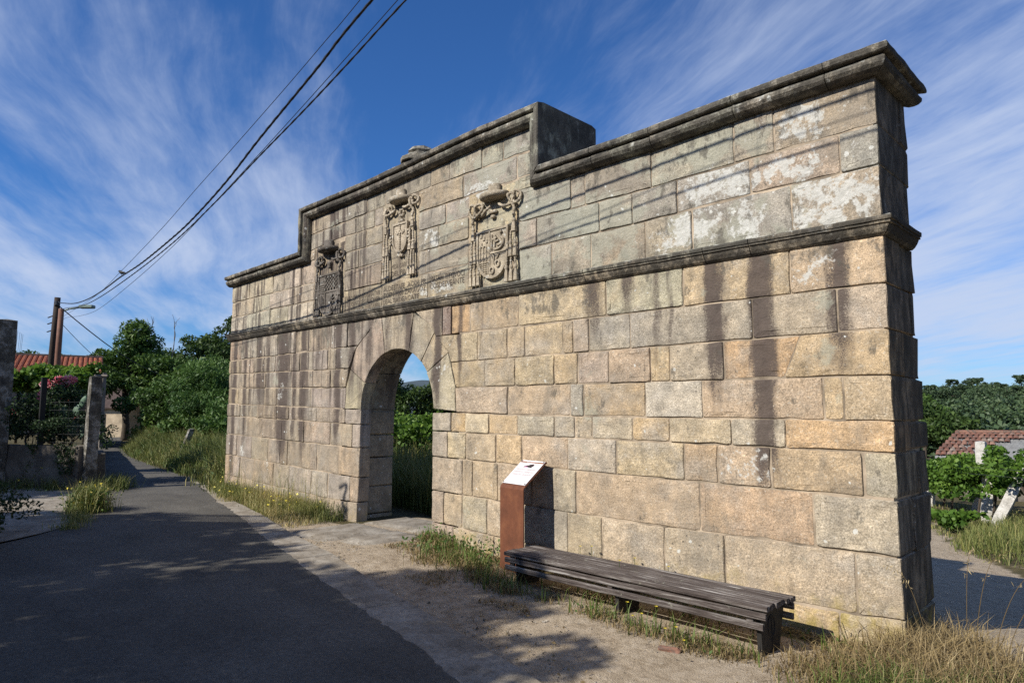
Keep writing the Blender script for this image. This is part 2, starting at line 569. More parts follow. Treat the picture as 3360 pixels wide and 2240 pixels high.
m, t = mk('carved_granite')                    # the arms: smoother, greyer stone
pos = t.n('NewGeometry')
t.n('ObjectInfo')
base = t.last.outputs['Color']
nn = t.noise(pos, 6, 6, 0.65)
gr = t.noise(pos, 70, 2, 0.5)
col = t.mix(t.step(nn, 0.36, 0.66), t.mix(1.0, base, (0.60, 0.585, 0.57), 'MULTIPLY'), base)
col = t.mix(t.m('MULTIPLY', t.step(t.noise(pos, 15, 5, 0.7), 0.58, 0.64), 0.7), col, (0.52, 0.52, 0.48))
col = t.mix(1.0, col, t.ramp(gr, [(0.3, 0.7), (0.7, 1.3)]), 'MULTIPLY')
M_CARVED = fin(m, t, col, 0.92, t.noise(pos, 45, 4, 0.6), 0.6, 0.012, spec=0.2)

M_LETTER = plain('soiled_letter_groove', (0.16, 0.13, 0.10), 0.95, 14, 0.35)
M_MORTAR = plain('lime_mortar', (0.31, 0.25, 0.185), 0.95, 3, 0.7, 0.5)

# granite of posts and low walls
m, t = mk('lichened_granite')
pos = t.n('NewGeometry')
n1 = t.noise(pos, 5, 6, 0.65)
n2 = t.noise(pos, 55, 2, 0.5)
col = t.ramp(n1, [(0.3, (0.045, 0.042, 0.037)), (0.5, (0.13, 0.12, 0.10)), (0.60, (0.30, 0.29, 0.265)), (0.75, (0.13, 0.11, 0.08))])
col = t.mix(1.0, col, t.ramp(n2, [(0.3, 0.65), (0.7, 1.3)]), 'MULTIPLY')
M_POST = fin(m, t, col, 0.93, t.noise(pos, 24, 5, 0.65), 0.8, 0.03, spec=0.2)

m, t = mk('pale_granite')
pos = t.n('NewGeometry')
n1 = t.noise(pos, 5, 6, 0.65)
n2 = t.noise(pos, 55, 2, 0.5)
col = t.ramp(n1, [(0.3, (0.30, 0.28, 0.25)), (0.5, (0.46, 0.44, 0.40)), (0.7, (0.60, 0.58, 0.54))])
col = t.mix(1.0, col, t.ramp(n2, [(0.3, 0.7), (0.7, 1.25)]), 'MULTIPLY')
M_PALEPOST = fin(m, t, col, 0.93, t.noise(pos, 24, 5, 0.65), 0.8, 0.03, spec=0.2)

# asphalt
m, t = mk('worn_asphalt')
pos = t.n('NewGeometry')
ag = t.noise(pos, 170, 2, 0.6)
col = t.ramp(ag, [(0.30, (0.055, 0.051, 0.044)), (0.5, (0.098, 0.091, 0.079)), (0.66, (0.15, 0.14, 0.122)), (0.75, (0.27, 0.25, 0.22))])
big = t.noise(pos, 0.8, 5, 0.6)
col = t.mix(1.0, col, t.ramp(big, [(0.3, 0.72), (0.7, 1.22)]), 'MULTIPLY')
med = t.noise(pos, 26, 6, 0.75)
col = t.mix(1.0, col, t.ramp(med, [(0.32, 0.70), (0.5, 1.0), (0.68, 1.35)]), 'MULTIPLY')
sand_ = t.noise(pos, 4.5, 8, 0.75)
col = t.mix(t.m('MULTIPLY', t.step(sand_, 0.57, 0.70), 0.30), col, (0.24, 0.21, 0.165))
tr_ = t.noise(t.n('Mapping', {0: pos, 2: (0, 0, R(16)), 3: (0.25, 3.0, 1)}), 1.0, 3, 0.5)
col = t.mix(1.0, col, t.ramp(tr_, [(0.35, 0.92), (0.65, 1.06)]), 'MULTIPLY')
crk = t.n('TexVoronoi', {'Vector': t.vm('ADD', pos, t.n('TexNoise', {'Vector': pos, 'Scale': 2.0, 'Detail': 5.0}, out=1)), 'Scale': 0.45}, feature='DISTANCE_TO_EDGE')
col = t.mix(t.m('MULTIPLY', t.m('LESS_THAN', crk, 0.004), 0.35), col, (0.03, 0.03, 0.03))
M_ASPHALT = fin(m, t, col, 0.9, ag, 0.7, 0.008, spec=0.25)

m, t = mk('rough_concrete')
pos = t.n('NewGeometry')
n1 = t.noise(pos, 3.5, 6, 0.65)
n2 = t.noise(pos, 120, 2, 0.6)
col = t.ramp(n1, [(0.28, (0.15, 0.125, 0.095)), (0.45, (0.25, 0.215, 0.17)), (0.6, (0.33, 0.295, 0.245)), (0.75, (0.39, 0.355, 0.30))])
col = t.mix(1.0, col, t.ramp(n2, [(0.3, 0.68), (0.7, 1.25)]), 'MULTIPLY')
col = t.mix(1.0, col, t.ramp(t.noise(pos, 18, 6, 0.72), [(0.32, 0.66), (0.5, 1.0), (0.7, 1.2)]), 'MULTIPLY')
M_CONCRETE = fin(m, t, col, 0.93, n2, 0.5, 0.006, spec=0.2)

# ground: attribute tone runs from 0 (soil under grass) to 1 (trodden sandy grit)
m, t = mk('earth_and_grit')
pos = t.n('NewGeometry')
tone = t.n('Attribute', out=2, attribute_name='tone')
n1 = t.noise(pos, 1.3, 7, 0.66)
n2 = t.noise(pos, 95, 3, 0.65)
n3 = t.noise(pos, 9, 6, 0.7)
grit = t.ramp(n3, [(0.28, (0.24, 0.185, 0.125)), (0.5, (0.40, 0.325, 0.235)), (0.72, (0.50, 0.42, 0.32))])
grit = t.mix(1.0, grit, t.ramp(n2, [(0.26, 0.5), (0.5, 1.0), (0.72, 1.4)]), 'MULTIPLY')
soil = t.ramp(n3, [(0.3, (0.055, 0.050, 0.026)), (0.5, (0.10, 0.085, 0.042)), (0.7, (0.17, 0.13, 0.065))])
w_ = t.step(t.m('ADD', tone, t.m('MULTIPLY', t.m('SUBTRACT', n1, 0.5), 0.8)), 0.36, 0.62)
litter = t.m('MULTIPLY', t.step(t.noise(pos, 2.2, 8, 0.72), 0.54, 0.66), 0.45)
grit = t.mix(litter, grit, (0.17, 0.12, 0.07))
col = t.mix(w_, soil, grit)
M_GROUND = fin(m, t, col, 0.95, t.m('ADD', n2, t.m('MULTIPLY', n3, 1.5)), 0.8, 0.02, spec=0.15)

M_CORTEN = None
m, t = mk('weathering_steel')
pos = t.n('TexCoord', out=3)
n1 = t.noise(pos, 4, 6, 0.65)
col = t.ramp(n1, [(0.3, (0.105, 0.042, 0.024)), (0.52, (0.17, 0.064, 0.034)), (0.7, (0.235, 0.095, 0.046))])
M_CORTEN = fin(m, t, col, 0.62, t.noise(pos, 60, 3, 0.6), 0.15, 0.004, metal=0.2)
M_PANEL = plain('panel_print_white', (0.74, 0.70, 0.72), 0.22, 3, 0.02, 0.0, spec=0.5)
M_PRINT = plain('printed_text_grey', (0.24, 0.21, 0.22), 0.4, 20, 0.15, 0.0)
M_BAND = plain('printed_brown_band', (0.22, 0.10, 0.06), 0.4, 20, 0.1, 0.0)
M_PHOTO = plain('printed_photo_dark', (0.03, 0.022, 0.026), 0.4, 30, 0.5, 0.0)
M_PINK = plain('printed_photo_pink', (0.5, 0.16, 0.36), 0.4, 30, 0.2, 0.0)
M_STEEL = plain('stainless_bolt', (0.55, 0.55, 0.56), 0.3, 10, 0.1, 0.0, metal=0.9)

# weathered wood of the bench
m, t = mk('weathered_timber')
pos = t.n('TexCoord', out=3)
ml = t.n('Mapping', {0: pos, 3: (1.2, 26, 26)})
n1 = t.noise(ml, 1.6, 7, 0.7, 0.3)
n2 = t.noise(t.n('Mapping', {0: pos, 3: (3, 60, 60)}), 1.5, 4, 0.6)
orand = t.n('ObjectInfo', out='Random') if False else None
col = t.ramp(n1, [(0.30, (0.018, 0.013, 0.012)), (0.46, (0.070, 0.055, 0.049)), (0.56, (0.15, 0.13, 0.12)), (0.64, (0.34, 0.32, 0.30)), (0.75, (0.46, 0.44, 0.41))])
col = t.mix(t.m('MULTIPLY', t.step(t.noise(pos, 9, 6, 0.7), 0.6, 0.68), 0.6), col, (0.30, 0.30, 0.24))
M_TIMBER = fin(m, t, col, 0.8, t.m('ADD', n1, n2), 0.8, 0.012, spec=0.3)
M_DARKSTEEL = plain('dark_steel', (0.035, 0.032, 0.03), 0.6, 6, 0.3, 0.2, metal=0.3)

M_CABLE = plain('black_cable', (0.012, 0.012, 0.013), 0.5, 10, 0.1, 0.0)
M_POLEWOOD = plain('creosoted_pole', (0.040, 0.028, 0.022), 0.85, 6, 0.4, 0.6, stretch=(8, 8, 0.6))
M_POLEBROWN = plain('brown_painted_pole', (0.16, 0.075, 0.048), 0.7, 5, 0.25, 0.2)
M_LAMP = plain('grey_green_lamp_housing', (0.18, 0.23, 0.20), 0.5, 6, 0.1, 0.0)
M_WIRE = plain('galvanised_wire', (0.05, 0.055, 0.055), 0.6, 10, 0.1, 0.0, metal=0.4)
M_IRON = plain('black_iron', (0.012, 0.012, 0.013), 0.6, 10, 0.2, 0.0)

M_TILE = plain('clay_roof_tile', (0.34, 0.115, 0.062), 0.9, 9, 0.45, 0.4)
m, t = mk('old_clay_tile')
pos = t.n('NewGeometry')
t.n('ObjectInfo')
rn = t.last.outputs['Random']
bc = t.ramp(rn, [(0.0, (0.12, 0.060, 0.045)), (0.35, (0.21, 0.095, 0.066)), (0.7, (0.28, 0.15, 0.105)), (1.0, (0.27, 0.23, 0.19))])
col = t.mix(t.step(t.noise(pos, 7, 6, 0.7), 0.45, 0.65), bc, (0.11, 0.085, 0.07))
M_OLDTILE = fin(m, t, col, 0.92, t.noise(pos, 30, 4, 0.6), 0.5, 0.01)
M_FIBRE = plain('fibre_cement_sheet', (0.20, 0.20, 0.195), 0.92, 4, 0.3, 0.3)
M_PLASTER = plain('old_lime_plaster', (0.50, 0.40, 0.28), 0.95, 2.5, 0.3, 0.4)
M_DARKROOF = plain('dark_old_roof', (0.075, 0.052, 0.045), 0.95, 4, 0.4, 0.5)
M_RUBBLE = plain('granite_rubble_wall', (0.155, 0.135, 0.11), 0.95, 3, 0.45, 0.9)
M_WHITE = plain('whitewashed_wall', (0.75, 0.74, 0.72), 0.9, 2, 0.08, 0.2)
M_GLASS = plain('dark_window_glass', (0.02, 0.022, 0.025), 0.15, 4, 0.1, 0.0, spec=0.6)
M_DARKHOLE = plain('weathered_dark_door', (0.03, 0.026, 0.022), 0.9, 5, 0.3, 0.2)


def leafmat(name, a, b, c=None, rough=0.55, trans=0.28, spec=0.35):
    m, t = mk(name)
    tone = t.n('Attribute', out=2, attribute_name='tone')
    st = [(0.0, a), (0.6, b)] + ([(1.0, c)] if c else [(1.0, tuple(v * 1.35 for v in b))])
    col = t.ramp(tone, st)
    return fin(m, t, col, rough, spec=spec, translucent=trans)


L_OAK = leafmat('dark_oak_leaf', (0.024, 0.048, 0.012), (0.060, 0.105, 0.022), (0.11, 0.165, 0.036))
L_CHEST = leafmat('chestnut_leaf', (0.032, 0.070, 0.014), (0.078, 0.145, 0.026), (0.145, 0.215, 0.042))
L_PEACH = leafmat('peach_leaf', (0.042, 0.095, 0.022), (0.095, 0.175, 0.040), (0.17, 0.26, 0.070))
L_VINE = leafmat('vine_leaf', (0.045, 0.10, 0.014), (0.105, 0.20, 0.026), (0.20, 0.30, 0.050), trans=0.38)
L_BRAM = leafmat('bramble_leaf', (0.036, 0.080, 0.016), (0.082, 0.150, 0.030), (0.15, 0.20, 0.05))
L_PINE = leafmat('pine_needles', (0.024, 0.046, 0.020), (0.050, 0.082, 0.034), (0.085, 0.115, 0.050), trans=0.12)
L_FARWOOD = leafmat('far_wood_leaf', (0.026, 0.050, 0.022), (0.056, 0.092, 0.036), (0.095, 0.135, 0.052), trans=0.12)
L_ROSE = leafmat('rose_leaf', (0.016, 0.036, 0.012), (0.040, 0.075, 0.024), (0.08, 0.12, 0.05))
L_PETAL = leafmat('rose_petal', (0.72, 0.13, 0.18), (0.88, 0.36, 0.40), (0.95, 0.72, 0.70), trans=0.3)
L_CACTUS = leafmat('cactus_pad', (0.06, 0.12, 0.075), (0.10, 0.17, 0.11), (0.22, 0.28, 0.22), trans=0.0)
L_GRASS = leafmat('grass_blade', (0.070, 0.115, 0.024), (0.16, 0.215, 0.050), (0.36, 0.33, 0.13), trans=0.30)
L_DRY = leafmat('dry_grass_blade', (0.17, 0.12, 0.055), (0.36, 0.27, 0.13), (0.58, 0.47, 0.27), trans=0.25)
L_MIX = leafmat('summer_grass_blade', (0.090, 0.140, 0.030), (0.27, 0.265, 0.085), (0.56, 0.45, 0.22), trans=0.28)
L_YEL = leafmat('yellow_flower', (0.62, 0.50, 0.05), (0.78, 0.66, 0.10), (0.82, 0.76, 0.30), trans=0.2)
M_BARK = plain('tree_bark', (0.075, 0.060, 0.045), 0.95, 5, 0.4, 0.8, stretch=(4, 4, 0.7))
M_DEADWOOD = plain('dead_grey_wood', (0.20, 0.175, 0.15), 0.95, 5, 0.3, 0.5)

# ------------------------------------------------------------------ ground, road, paving
def axis(*segs):
    out = []
    for a, b, st in segs:
        out += list(np.arange(a, b, st))
    return np.array(out + [segs[-1][1]])


gx = axis((-5000, -800, 600), (-800, -120, 40), (-120, -40, 4), (-40, -16, 0.8), (-16, 6, 0.2), (6, 30, 1.5), (30, 150, 12), (150, 5000, 500))
gy = axis((-3000, -200, 400), (-200, -30, 15), (-30, -8, 1.0), (-8, 12, 0.2), (12, 60, 1.2), (60, 500, 10), (500, 6000, 500))
XX, YY = np.meshgrid(gx, gy, indexing='ij')
ZZ = G(XX, YY)
STRIP_IN = [(6, -5.15), (2.5, -4.25), (0, -3.55), (-2.2, -2.92), (-3.5, -2.60), (-4.5, -2.40), (-6.2, -2.05), (-7.7, -1.65), (-9.1, -1.25),
            (-10.2, -.98), (-11.5, -.68), (-13, -.25), (-16.5, .65), (-19, 1.05), (-23, 1.75), (-26.5, 2.45), (-32, 3.9), (-40, 6.2), (-50, 9.5)]
ROAD_L = [(6, -12), (2, -12), (-2, -11), (-4, -9.5), (-6, -7.5), (-8.2, -6.5), (-8.85, -5.0), (-9.6, -3.88), (-10.6, -3.15), (-11.6, -2.8),
          (-12.6, -2.4), (-13.6, -2.05), (-16.5, -1.35), (-19, -.7), (-23, .3), (-26.5, 1.25), (-32, 2.75), (-40, 5.0), (-50, 8.0)]
se = sorted(STRIP_IN)
edge_y = np.interp(XX, [p[0] for p in se], [p[1] for p in se])
near = (np.abs(XX + 5) < 12) & (np.abs(YY - 2) < 11)
flat_ = sstep((YY - edge_y - .55) / .35) * (YY < 1.0) + (YY >= 1.0)
ZZ -= 0.012 * (1 - flat_) * near
for i, j in zip(*np.where(near)):
    ZZ[i, j] += flat_[i, j] * (0.022 * vnoise(XX[i, j] * 0.9, YY[i, j] * 0.9) + 0.012 * vnoise(XX[i, j] * 3.1, YY[i, j] * 3.1, 5))

apron = sstep((YY - edge_y + 0.2) / 0.3) * sstep((-0.10 - YY) / 0.35) * sstep((XX + 9.6) / 1.2)
apron = np.maximum(apron, sstep((XX - 0.9) / 0.9) * sstep((YY - edge_y + 0.2) / 0.3) * sstep((3.0 - YY) / 1.0))
pcx = np.interp(YY, [-4, 0, 2.5, 6, 9, 12, 16, 26], [2.6, 1.7, 0.9, -0.6, -2.2, -3.4, -4.6, -8])
pw = np.interp(YY, [-4, 0, 3, 7, 9.5, 12, 16, 26], [2.0, 1.1, 1.4, 1.8, 1.5, 1.1, .7, 0.4])
path = sstep((pw + 0.35 - np.abs(XX - pcx)) / 0.5) * (YY > -4)
arch_p = sstep((0.95 - np.abs(XX + 6.85)) / 0.3) * sstep((1.4 - YY) / 0.6) * (YY > -2)
TONE = np.clip(np.maximum(np.maximum(apron, path), arch_p * 0.8), 0, 1)
TONE = np.where((YY > 8.5) & (XX > -12) & (XX < 0) & (YY < 17), np.maximum(TONE, 0.36), TONE)
ni, nj = XX.shape
idx = np.arange(ni * nj).reshape(ni, nj)
q = np.stack([idx[:-1, :-1], idx[1:, :-1], idx[1:, 1:], idx[:-1, 1:]], -1).reshape(-1, 4)
npobj('ground', np.stack([XX, YY, ZZ], -1).reshape(-1, 3), q, np.full(len(q), 4), M_GROUND, tone=TONE.ravel(), smooth=True, kind='structure')


def ribbon(name, A, B, nu, mat, dz, parent=None, jit=0.0, k=10, thick=0.0, **kw):
    """sheet between two polylines with the same number of points, draped on the ground"""
    A = np.array(catmull(A, k))
    B = np.array(catmull(B, k))
    n = len(A)
    V = []
    for i in range(n):
        for j in range(nu + 1):
            f = j / nu
            p = A[i] * (1 - f) + B[i] * f
            if jit and j == 0:
                p = p + np.array([0, jit * (vnoise(p[0] * 2.1, 3) + 0.7 * vnoise(p[0] * 7, 9) + 0.4 * vnoise(p[0] * 19, 4))])
            V.append((p[0], p[1], g(p[0], p[1]) + dz))
    F = [(i * (nu + 1) + j, (i + 1) * (nu + 1) + j, (i + 1) * (nu + 1) + j + 1, i * (nu + 1) + j + 1) for i in range(n - 1) for j in range(nu)]
    F = [f[::-1] for f in F]
    return mobj(name, V, F, mat, parent, True, **kw)


ribbon('road', STRIP_IN, ROAD_L, 8, M_ASPHALT, 0.032, jit=0.05, k=22, kind='structure')

gut = empty('concrete_gutter', kind='structure')
A = catmull([p for p in STRIP_IN[1:13]], 14)
cum = np.concatenate([[0], np.cumsum([np.linalg.norm(A[i + 1] - A[i]) for i in range(len(A) - 1)])])
wid = lambda x: pl(x, [(-14, .16), (-11.5, .26), (-9, .36), (-6, .46), (-3, .46), (3, .5)])
s0 = 0.0
while s0 < cum[-1] - 0.4:
    L = rnd.uniform(1.5, 2.6)
    s1 = min(s0 + L, cum[-1])
    ss = np.linspace(s0 + 0.006, s1 - 0.006, max(3, int(L / 0.2)))
    V = []
    for s_ in ss:
        px = np.interp(s_, cum, [a[0] for a in A])
        py = np.interp(s_, cum, [a[1] for a in A])
        e = 0.05
        d = np.array([np.interp(s_ + e, cum, [a[0] for a in A]) - px, np.interp(s_ + e, cum, [a[1] for a in A]) - py])
        d = d / (np.linalg.norm(d) + 1e-9)
        nn_ = np.array([d[1], -d[0]])
        if nn_[1] < 0:
            nn_ = -nn_
        z0 = g(px, py) + 0.026 + 0.004 * vnoise(px * 3, py * 3)
        wj = wid(px) * (1 + 0.06 * vnoise(px * 2.5, 8)) 
        a = np.array([px, py]) + nn_ * (-0.14 + 0.012 * vnoise(px * 9, 1))
        b = np.array([px, py]) + nn_ * (wj + 0.02 * vnoise(px * 6, 2))
        V += [(a[0], a[1], z0 - 0.10), (a[0], a[1], z0 - 0.008), (a[0] + nn_[0] * .012, a[1] + nn_[1] * .012, z0), (b[0], b[1], z0 + 0.004), (b[0] + nn_[0] * .01, b[1] + nn_[1] * .01, z0 - 0.09)]
    n = len(ss)
    F = [(i * 5 + j, i * 5 + j + 1, (i + 1) * 5 + j + 1, (i + 1) * 5 + j) for i in range(n - 1) for j in range(4)]
    F += [(4, 3, 2, 1, 0), tuple((n - 1) * 5 + j for j in range(5))]
    mobj('concrete_slab', V, F, M_CONCRETE, gut)
    s0 = s1

# worn slabs in front of the arch
thr = empty('threshold_paving', (-6.85, -0.6, 0), kind='structure')
for (x0, x1, y0, y1) in ((-7.72, -6.62, -1.28, -0.04), (-6.60, -5.98, -1.10, -0.03), (-7.75, -5.95, 0.0, 0.86)):
    n = 8
    V = []
    for i in range(n + 1):
        for j in range(n + 1):
            u, v = i / n, j / n
            x = x0 + (x1 - x0) * u + (0.03 * vnoise(v * 4, x0) if i in (0, n) else 0)
            y = y0 + (y1 - y0) * v + (0.03 * vnoise(u * 4, y0) if j in (0, n) else 0)
            V.append((x + 6.85, y + 0.6, g(x, y) + 0.034 - (0.05 if (i in (0, n) or j in (0, n)) else 0) + 0.006 * vnoise(x * 3, y * 3)))
    F = [(i * (n + 1) + j, (i + 1) * (n + 1) + j, (i + 1) * (n + 1) + j + 1, i * (n + 1) + j + 1) for i in range(n) for j in range(n)]
    mobj('paving_slab', V, F, M_CONCRETE, thr, True)

# concrete drive on the left of the road
ribbon('driveway', [(-8.4, -6.2), (-9.0, -4.92), (-9.7, -3.82), (-10.5, -3.2), (-12.3, -2.55), (-13.6, -2.12), (-14.5, -1.98)], [(-10.5, -11), (-12, -10), (-13.0, -8.5), (-14.3, -7.2), (-15.7, -6.2), (-16.8, -4.9), (-17.2, -3.4)], 8, M_CONCRETE, 0.037, kind='structure')

# ------------------------------------------------------------------ the gateway wall
WALL = empty('gateway_wall', (-6.3, 0.4, 0), label='long ashlar granite gateway wall with arched doorway, string course and stepped cornice', cat='wall')
WALLINV = WALL.location.copy()


def wpart(name, V, F, mat=None, smooth=False, color=None, lich=0.0, parent=None):
    o = mobj(name, [(v[0] - WALLINV.x, v[1] - WALLINV.y, v[2]) for v in V], F, mat or M_STONE, parent or WALL, smooth)
    if color is not None:
        o.color = (color[0], color[1], color[2], lich)
    return o


def stone_col(x, z):
    r = rnd.random()
    if z > 3.3:
        if x > -4.3:
            c = (.44, .385, .29) if r < .45 else (.46, .385, .27) if r < .7 else (.40, .37, .30)
        elif x > -9.4:
            c = (.46, .395, .285) if r < .5 else (.47, .385, .26) if r < .75 else (.42, .375, .295)
        else:
            c = (.54, .475, .345) if r < .75 else (.49, .42, .30)
    elif x > -5.6:
        c = (.52, .41, .265) if r < .55 else (.52, .395, .24) if r < .75 else (.50, .415, .295) if r < .9 else (.455, .395, .305)
    else:
        c = (.46, .375, .265) if r < .45 else (.47, .365, .24) if r < .65 else (.44, .38, .295)
    k = rnd.uniform(.82, .97)
    return tuple(v * k * rnd.uniform(.97, 1.03) * q_ for v, q_ in zip(c, (.99, 1.02, 1.13)))


def outline(poly, gap, rad, wob):
    """inset, corner rounding and unevenness of a block's face"""
    n = len(poly)
    P = [np.array(p, float) for p in poly]
    area = sum(P[i][0] * P[(i + 1) % n][1] - P[(i + 1) % n][0] * P[i][1] for i in range(n))
    if area < 0:
        P = P[::-1]
    Q = []
    for i in range(n):
        a, b, c = P[i - 1], P[i], P[(i + 1) % n]
        d1 = (b - a) / (np.linalg.norm(b - a) + 1e-9)
        d2 = (c - b) / (np.linalg.norm(c - b) + 1e-9)
        n1 = np.array([-d1[1], d1[0]])
        n2 = np.array([-d2[1], d2[0]])
        bis = n1 + n2
        bis = bis / max(0.35, np.linalg.norm(bis) ** 2 / 2) / 1.0
        Q.append(b + bis * gap)
    out = []
    for i in range(n):
        a, b, c = Q[i - 1], Q[i], Q[(i + 1) % n]
        la, lc = np.linalg.norm(a - b), np.linalg.norm(c - b)
        d1, d2 = (a - b) / (la + 1e-9), (c - b) / (lc + 1e-9)
        turn = d1.dot(d2)
        r = min(rad * rnd.uniform(.4, 1.5), la * .3, lc * .3)
        if turn < -0.85:
            out.append(b)
        else:
            pa, pb = b + d1 * r, b + d2 * r
            out += [pa, (pa + pb) * .18 + b * .64, pb]
        m = int(lc / 0.14)
        pa, pb = b + d2 * r, c - d2 * min(r, lc * .3)
        for k in range(1, m):
            p = pa + (pb - pa) * (k / m)
            nrm = np.array([-d2[1], d2[0]])
            out.append(p + nrm * (abs(rnd.gauss(0, wob)) * .8 + wob * .6 * vnoise(p[0] * 3, p[1] * 3)))
    return out


def block(poly, depth=.20, name='stone_block', color=None, lich=0.0, dy=None, gap=.0045, rad=.024, wob=.0065, bulge=.004, cham=.0065):
    o = outline(poly, gap * rnd.uniform(.6, 2.0), rad * rnd.choice([.6, 1, 1, 1.6]), wob)
    n = len(o)
    cx, cz = np.mean([p[0] for p in o]), np.mean([p[1] for p in o])
    ex = max(p[0] for p in o) - min(p[0] for p in o)
    ez = max(p[1] for p in o) - min(p[1] for p in o)
    dy = rnd.uniform(-.012, .006) if dy is None else dy
    rings = []
    for (y, ins) in ((depth, 0.0), (dy + cham * 1.1, 0.0), (dy, cham), (dy - bulge, .055)):
        sx, sz = max(.2, 1 - 2 * ins / max(ex, .01)), max(.2, 1 - 2 * ins / max(ez, .01))
        rings.append([(cx + (p[0] - cx) * sx, y + (rnd.gauss(0, .0022) if y < .1 else 0), cz + (p[1] - cz) * sz) for p in o])
    V = [v for r_ in rings for v in r_]
    F = []
    for k in range(3):
        for i in range(n):
            j = (i + 1) % n
            F.append((k * n + i, k * n + j, (k + 1) * n + j, (k + 1) * n + i))
    F.append(tuple(3 * n + i for i in range(n)))
    F.append(tuple(n - 1 - i for i in range(n)))
    if color is None:
        color = stone_col(cx, cz)
    return wpart(name, V, F, color=color, lich=lich)


def course(zt, zb, joints, xl, xr, lich=None, deep=None, colors=None):
    """one course: zt, zb bed lines (polylines), xl / xr left and right ends (number or function of z)"""
    fx = lambda f, z: f(z) if callable(f) else f
    zm = lambda x: (pl(x, zt) + pl(x, zb)) / 2
    e0 = fx(xl, zm(-6)) if callable(xl) else xl
    xs = [xl] + list(joints) + [xr]
    for i in range(len(xs) - 1):
        a, b = xs[i], xs[i + 1]
        poly = []
        am = fx(a, (zt[0][1] + zb[0][1]) / 2)
        bm = fx(b, (zt[-1][1] + zb[-1][1]) / 2)
        zs_b = lambda x: pl(x, zb)
        zs_t = lambda x: pl(x, zt)
        # bottom edge
        def side(f, lo, hi, up):
            if not callable(f):
                return [(f, lo), (f, hi)] if up else [(f, hi), (f, lo)]
            zz = np.linspace(lo, hi, 4)
            pts = [(f(z_), z_) for z_ in zz]
            return pts if up else pts[::-1]
        jt = rnd.uniform(-.012, .012)
        left = side(a, zs_b(am), zs_t(am), False)
        right = side(b, zs_b(bm), zs_t(bm), True)
        poly = left + right
        cxm = (am + bm) / 2
        l_ = lich(cxm, i) if lich else 0.0
        c_ = colors(cxm, i) if colors else None
        d_ = deep(cxm, i, len(xs) - 1) if deep else .20
        block(poly, depth=d_, lich=l_, color=c_)


Cst = lambda z: [(-13, z), (1, z)]
EXR = [(1.73, -5.45), (2.08, -5.47), (2.40, -5.57), (2.55, -5.63), (2.72, -5.82), (2.84, -5.95), (2.99, -6.02), (3.16, -6.37), (3.22, -6.42)]
EXL = [(1.78, -8.23), (2.13, -8.21), (2.44, -8.12), (2.75, -7.95), (2.91, -7.74), (3.01, -7.57), (3.10, -7.48), (3.22, -7.45)]
exr = lambda z: float(np.interp(z, [p[0] for p in EXR], [p[1] for p in EXR]))
exl = lambda z: float(np.interp(z, [p[0] for p in EXL], [p[1] for p in EXL]))
jit_r = lambda z: -5.955 + 0.012 * vnoise(z * 5, 1)
jit_l = lambda z: -7.765 - 0.05 * max(0, .8 - z) + 0.015 * vnoise(z * 5, 4)
END = 0.012
corner_depth = [.42, .66, .40, .70, .45, .62, .40, .66, .42]


def deepR(k):
    return lambda x, i, n: corner_depth[k % 9] if i == n - 1 else .20


BR = [Cst(3.235), Cst(2.80), Cst(2.41), [(-5.5, 2.06), (0, 2.02)], [(-5.56, 1.72), (-4.3, 1.685), (0, 1.64)], [(-5.95, 1.46), (-4.3, 1.435), (0, 1.38)],
      [(-5.95, 1.11), (-4.2, 1.065), (0, 1.0)], [(-5.98, .64), (-4.2, .59), (-2.5, .55), (0, .54)], [(-5.96, .21), (-4.8, .16), (-.8, .01), (0, .05)], Cst(-.5)]
JR = [[-5.76, -5.57, -5.18, -4.27, -2.90, -1.91, -.80], [-5.03, -4.47, -4.17, -3.54, -3.38, -3.15, -2.58, -1.18, -.40],
      [-4.89, -4.33, -3.68, -3.32, -2.87, -2.33, -2.09, -1.49], [-4.46, -3.43, -3.24, -2.40, -1.73, -.55, -.38],
      [-5.56, -5.26, -4.81, -4.29, -3.68, -3.37, -3.12, -2.57, -2.11, -1.43, -.90], [-5.63, -5.25, -4.67, -4.22, -3.48, -2.79, -1.95, -1.58, -1.05, -.25],
      [-5.31, -5.11, -4.64, -4.06, -3.71, -3.36, -1.79, -.68], [-5.70, -5.31, -4.83, -4.21, -3.49, -3.00, -2.20, -1.54, -.35],
      [-5.5, -4.7, -3.9, -3.0, -2.1, -1.2, -.5]]


def colR(k):
    def f(x, i):
        if k == 0 and x < -5.3:
            return [(.44, .38, .30), (.26, .20, .175), (.48, .34, .21), (.40, .36, .27)][min(i, 3)]
        if k == 0 and -2.9 < x < -1.9:
            return (.41, .39, .30)
        if k == 4:
            return [(.41, .365, .30), (.47, .355, .21), (.55, .475, .35), (.52, .405, .265), (.43, .39, .31), (.42, .375, .30), (.47, .385, .27), (.45, .395, .305), (.51, .395, .25), (.47, .40, .29), (.48, .425, .335), (.53, .385, .24)][min(i, 11)]
        if k == 3 and -2.4 < x < -1.73:
            return (.52, .475, .40)
        if k == 2 and -2.1 < x < -1.4:
            return (.50, .43, .33)
        if k == 3 and -3.3 < x < -2.4:
            return (.44, .34, .22)
        if k == 6 and x > -.7:
            return (.44, .39, .31)
        if k == 7:
            c = stone_col(x, .3)
            return tuple(v * .75 + w * .25 for v, w in zip(c, (.42, .40, .35)))
        return stone_col(x, 1.5)
    return f


def lichR(k):
    def f(x, i):
        v = rnd.choice([0, 0, 0, .08, .12])
        if k == 5 and -1.6 < x < -1.05:
            v = .32
        if k == 4 and -1.45 < x < -.9:
            v = .34
        if k == 0 and x > -.8:
            v = .34
        if k >= 7:
            v += .12
        return v
    return f


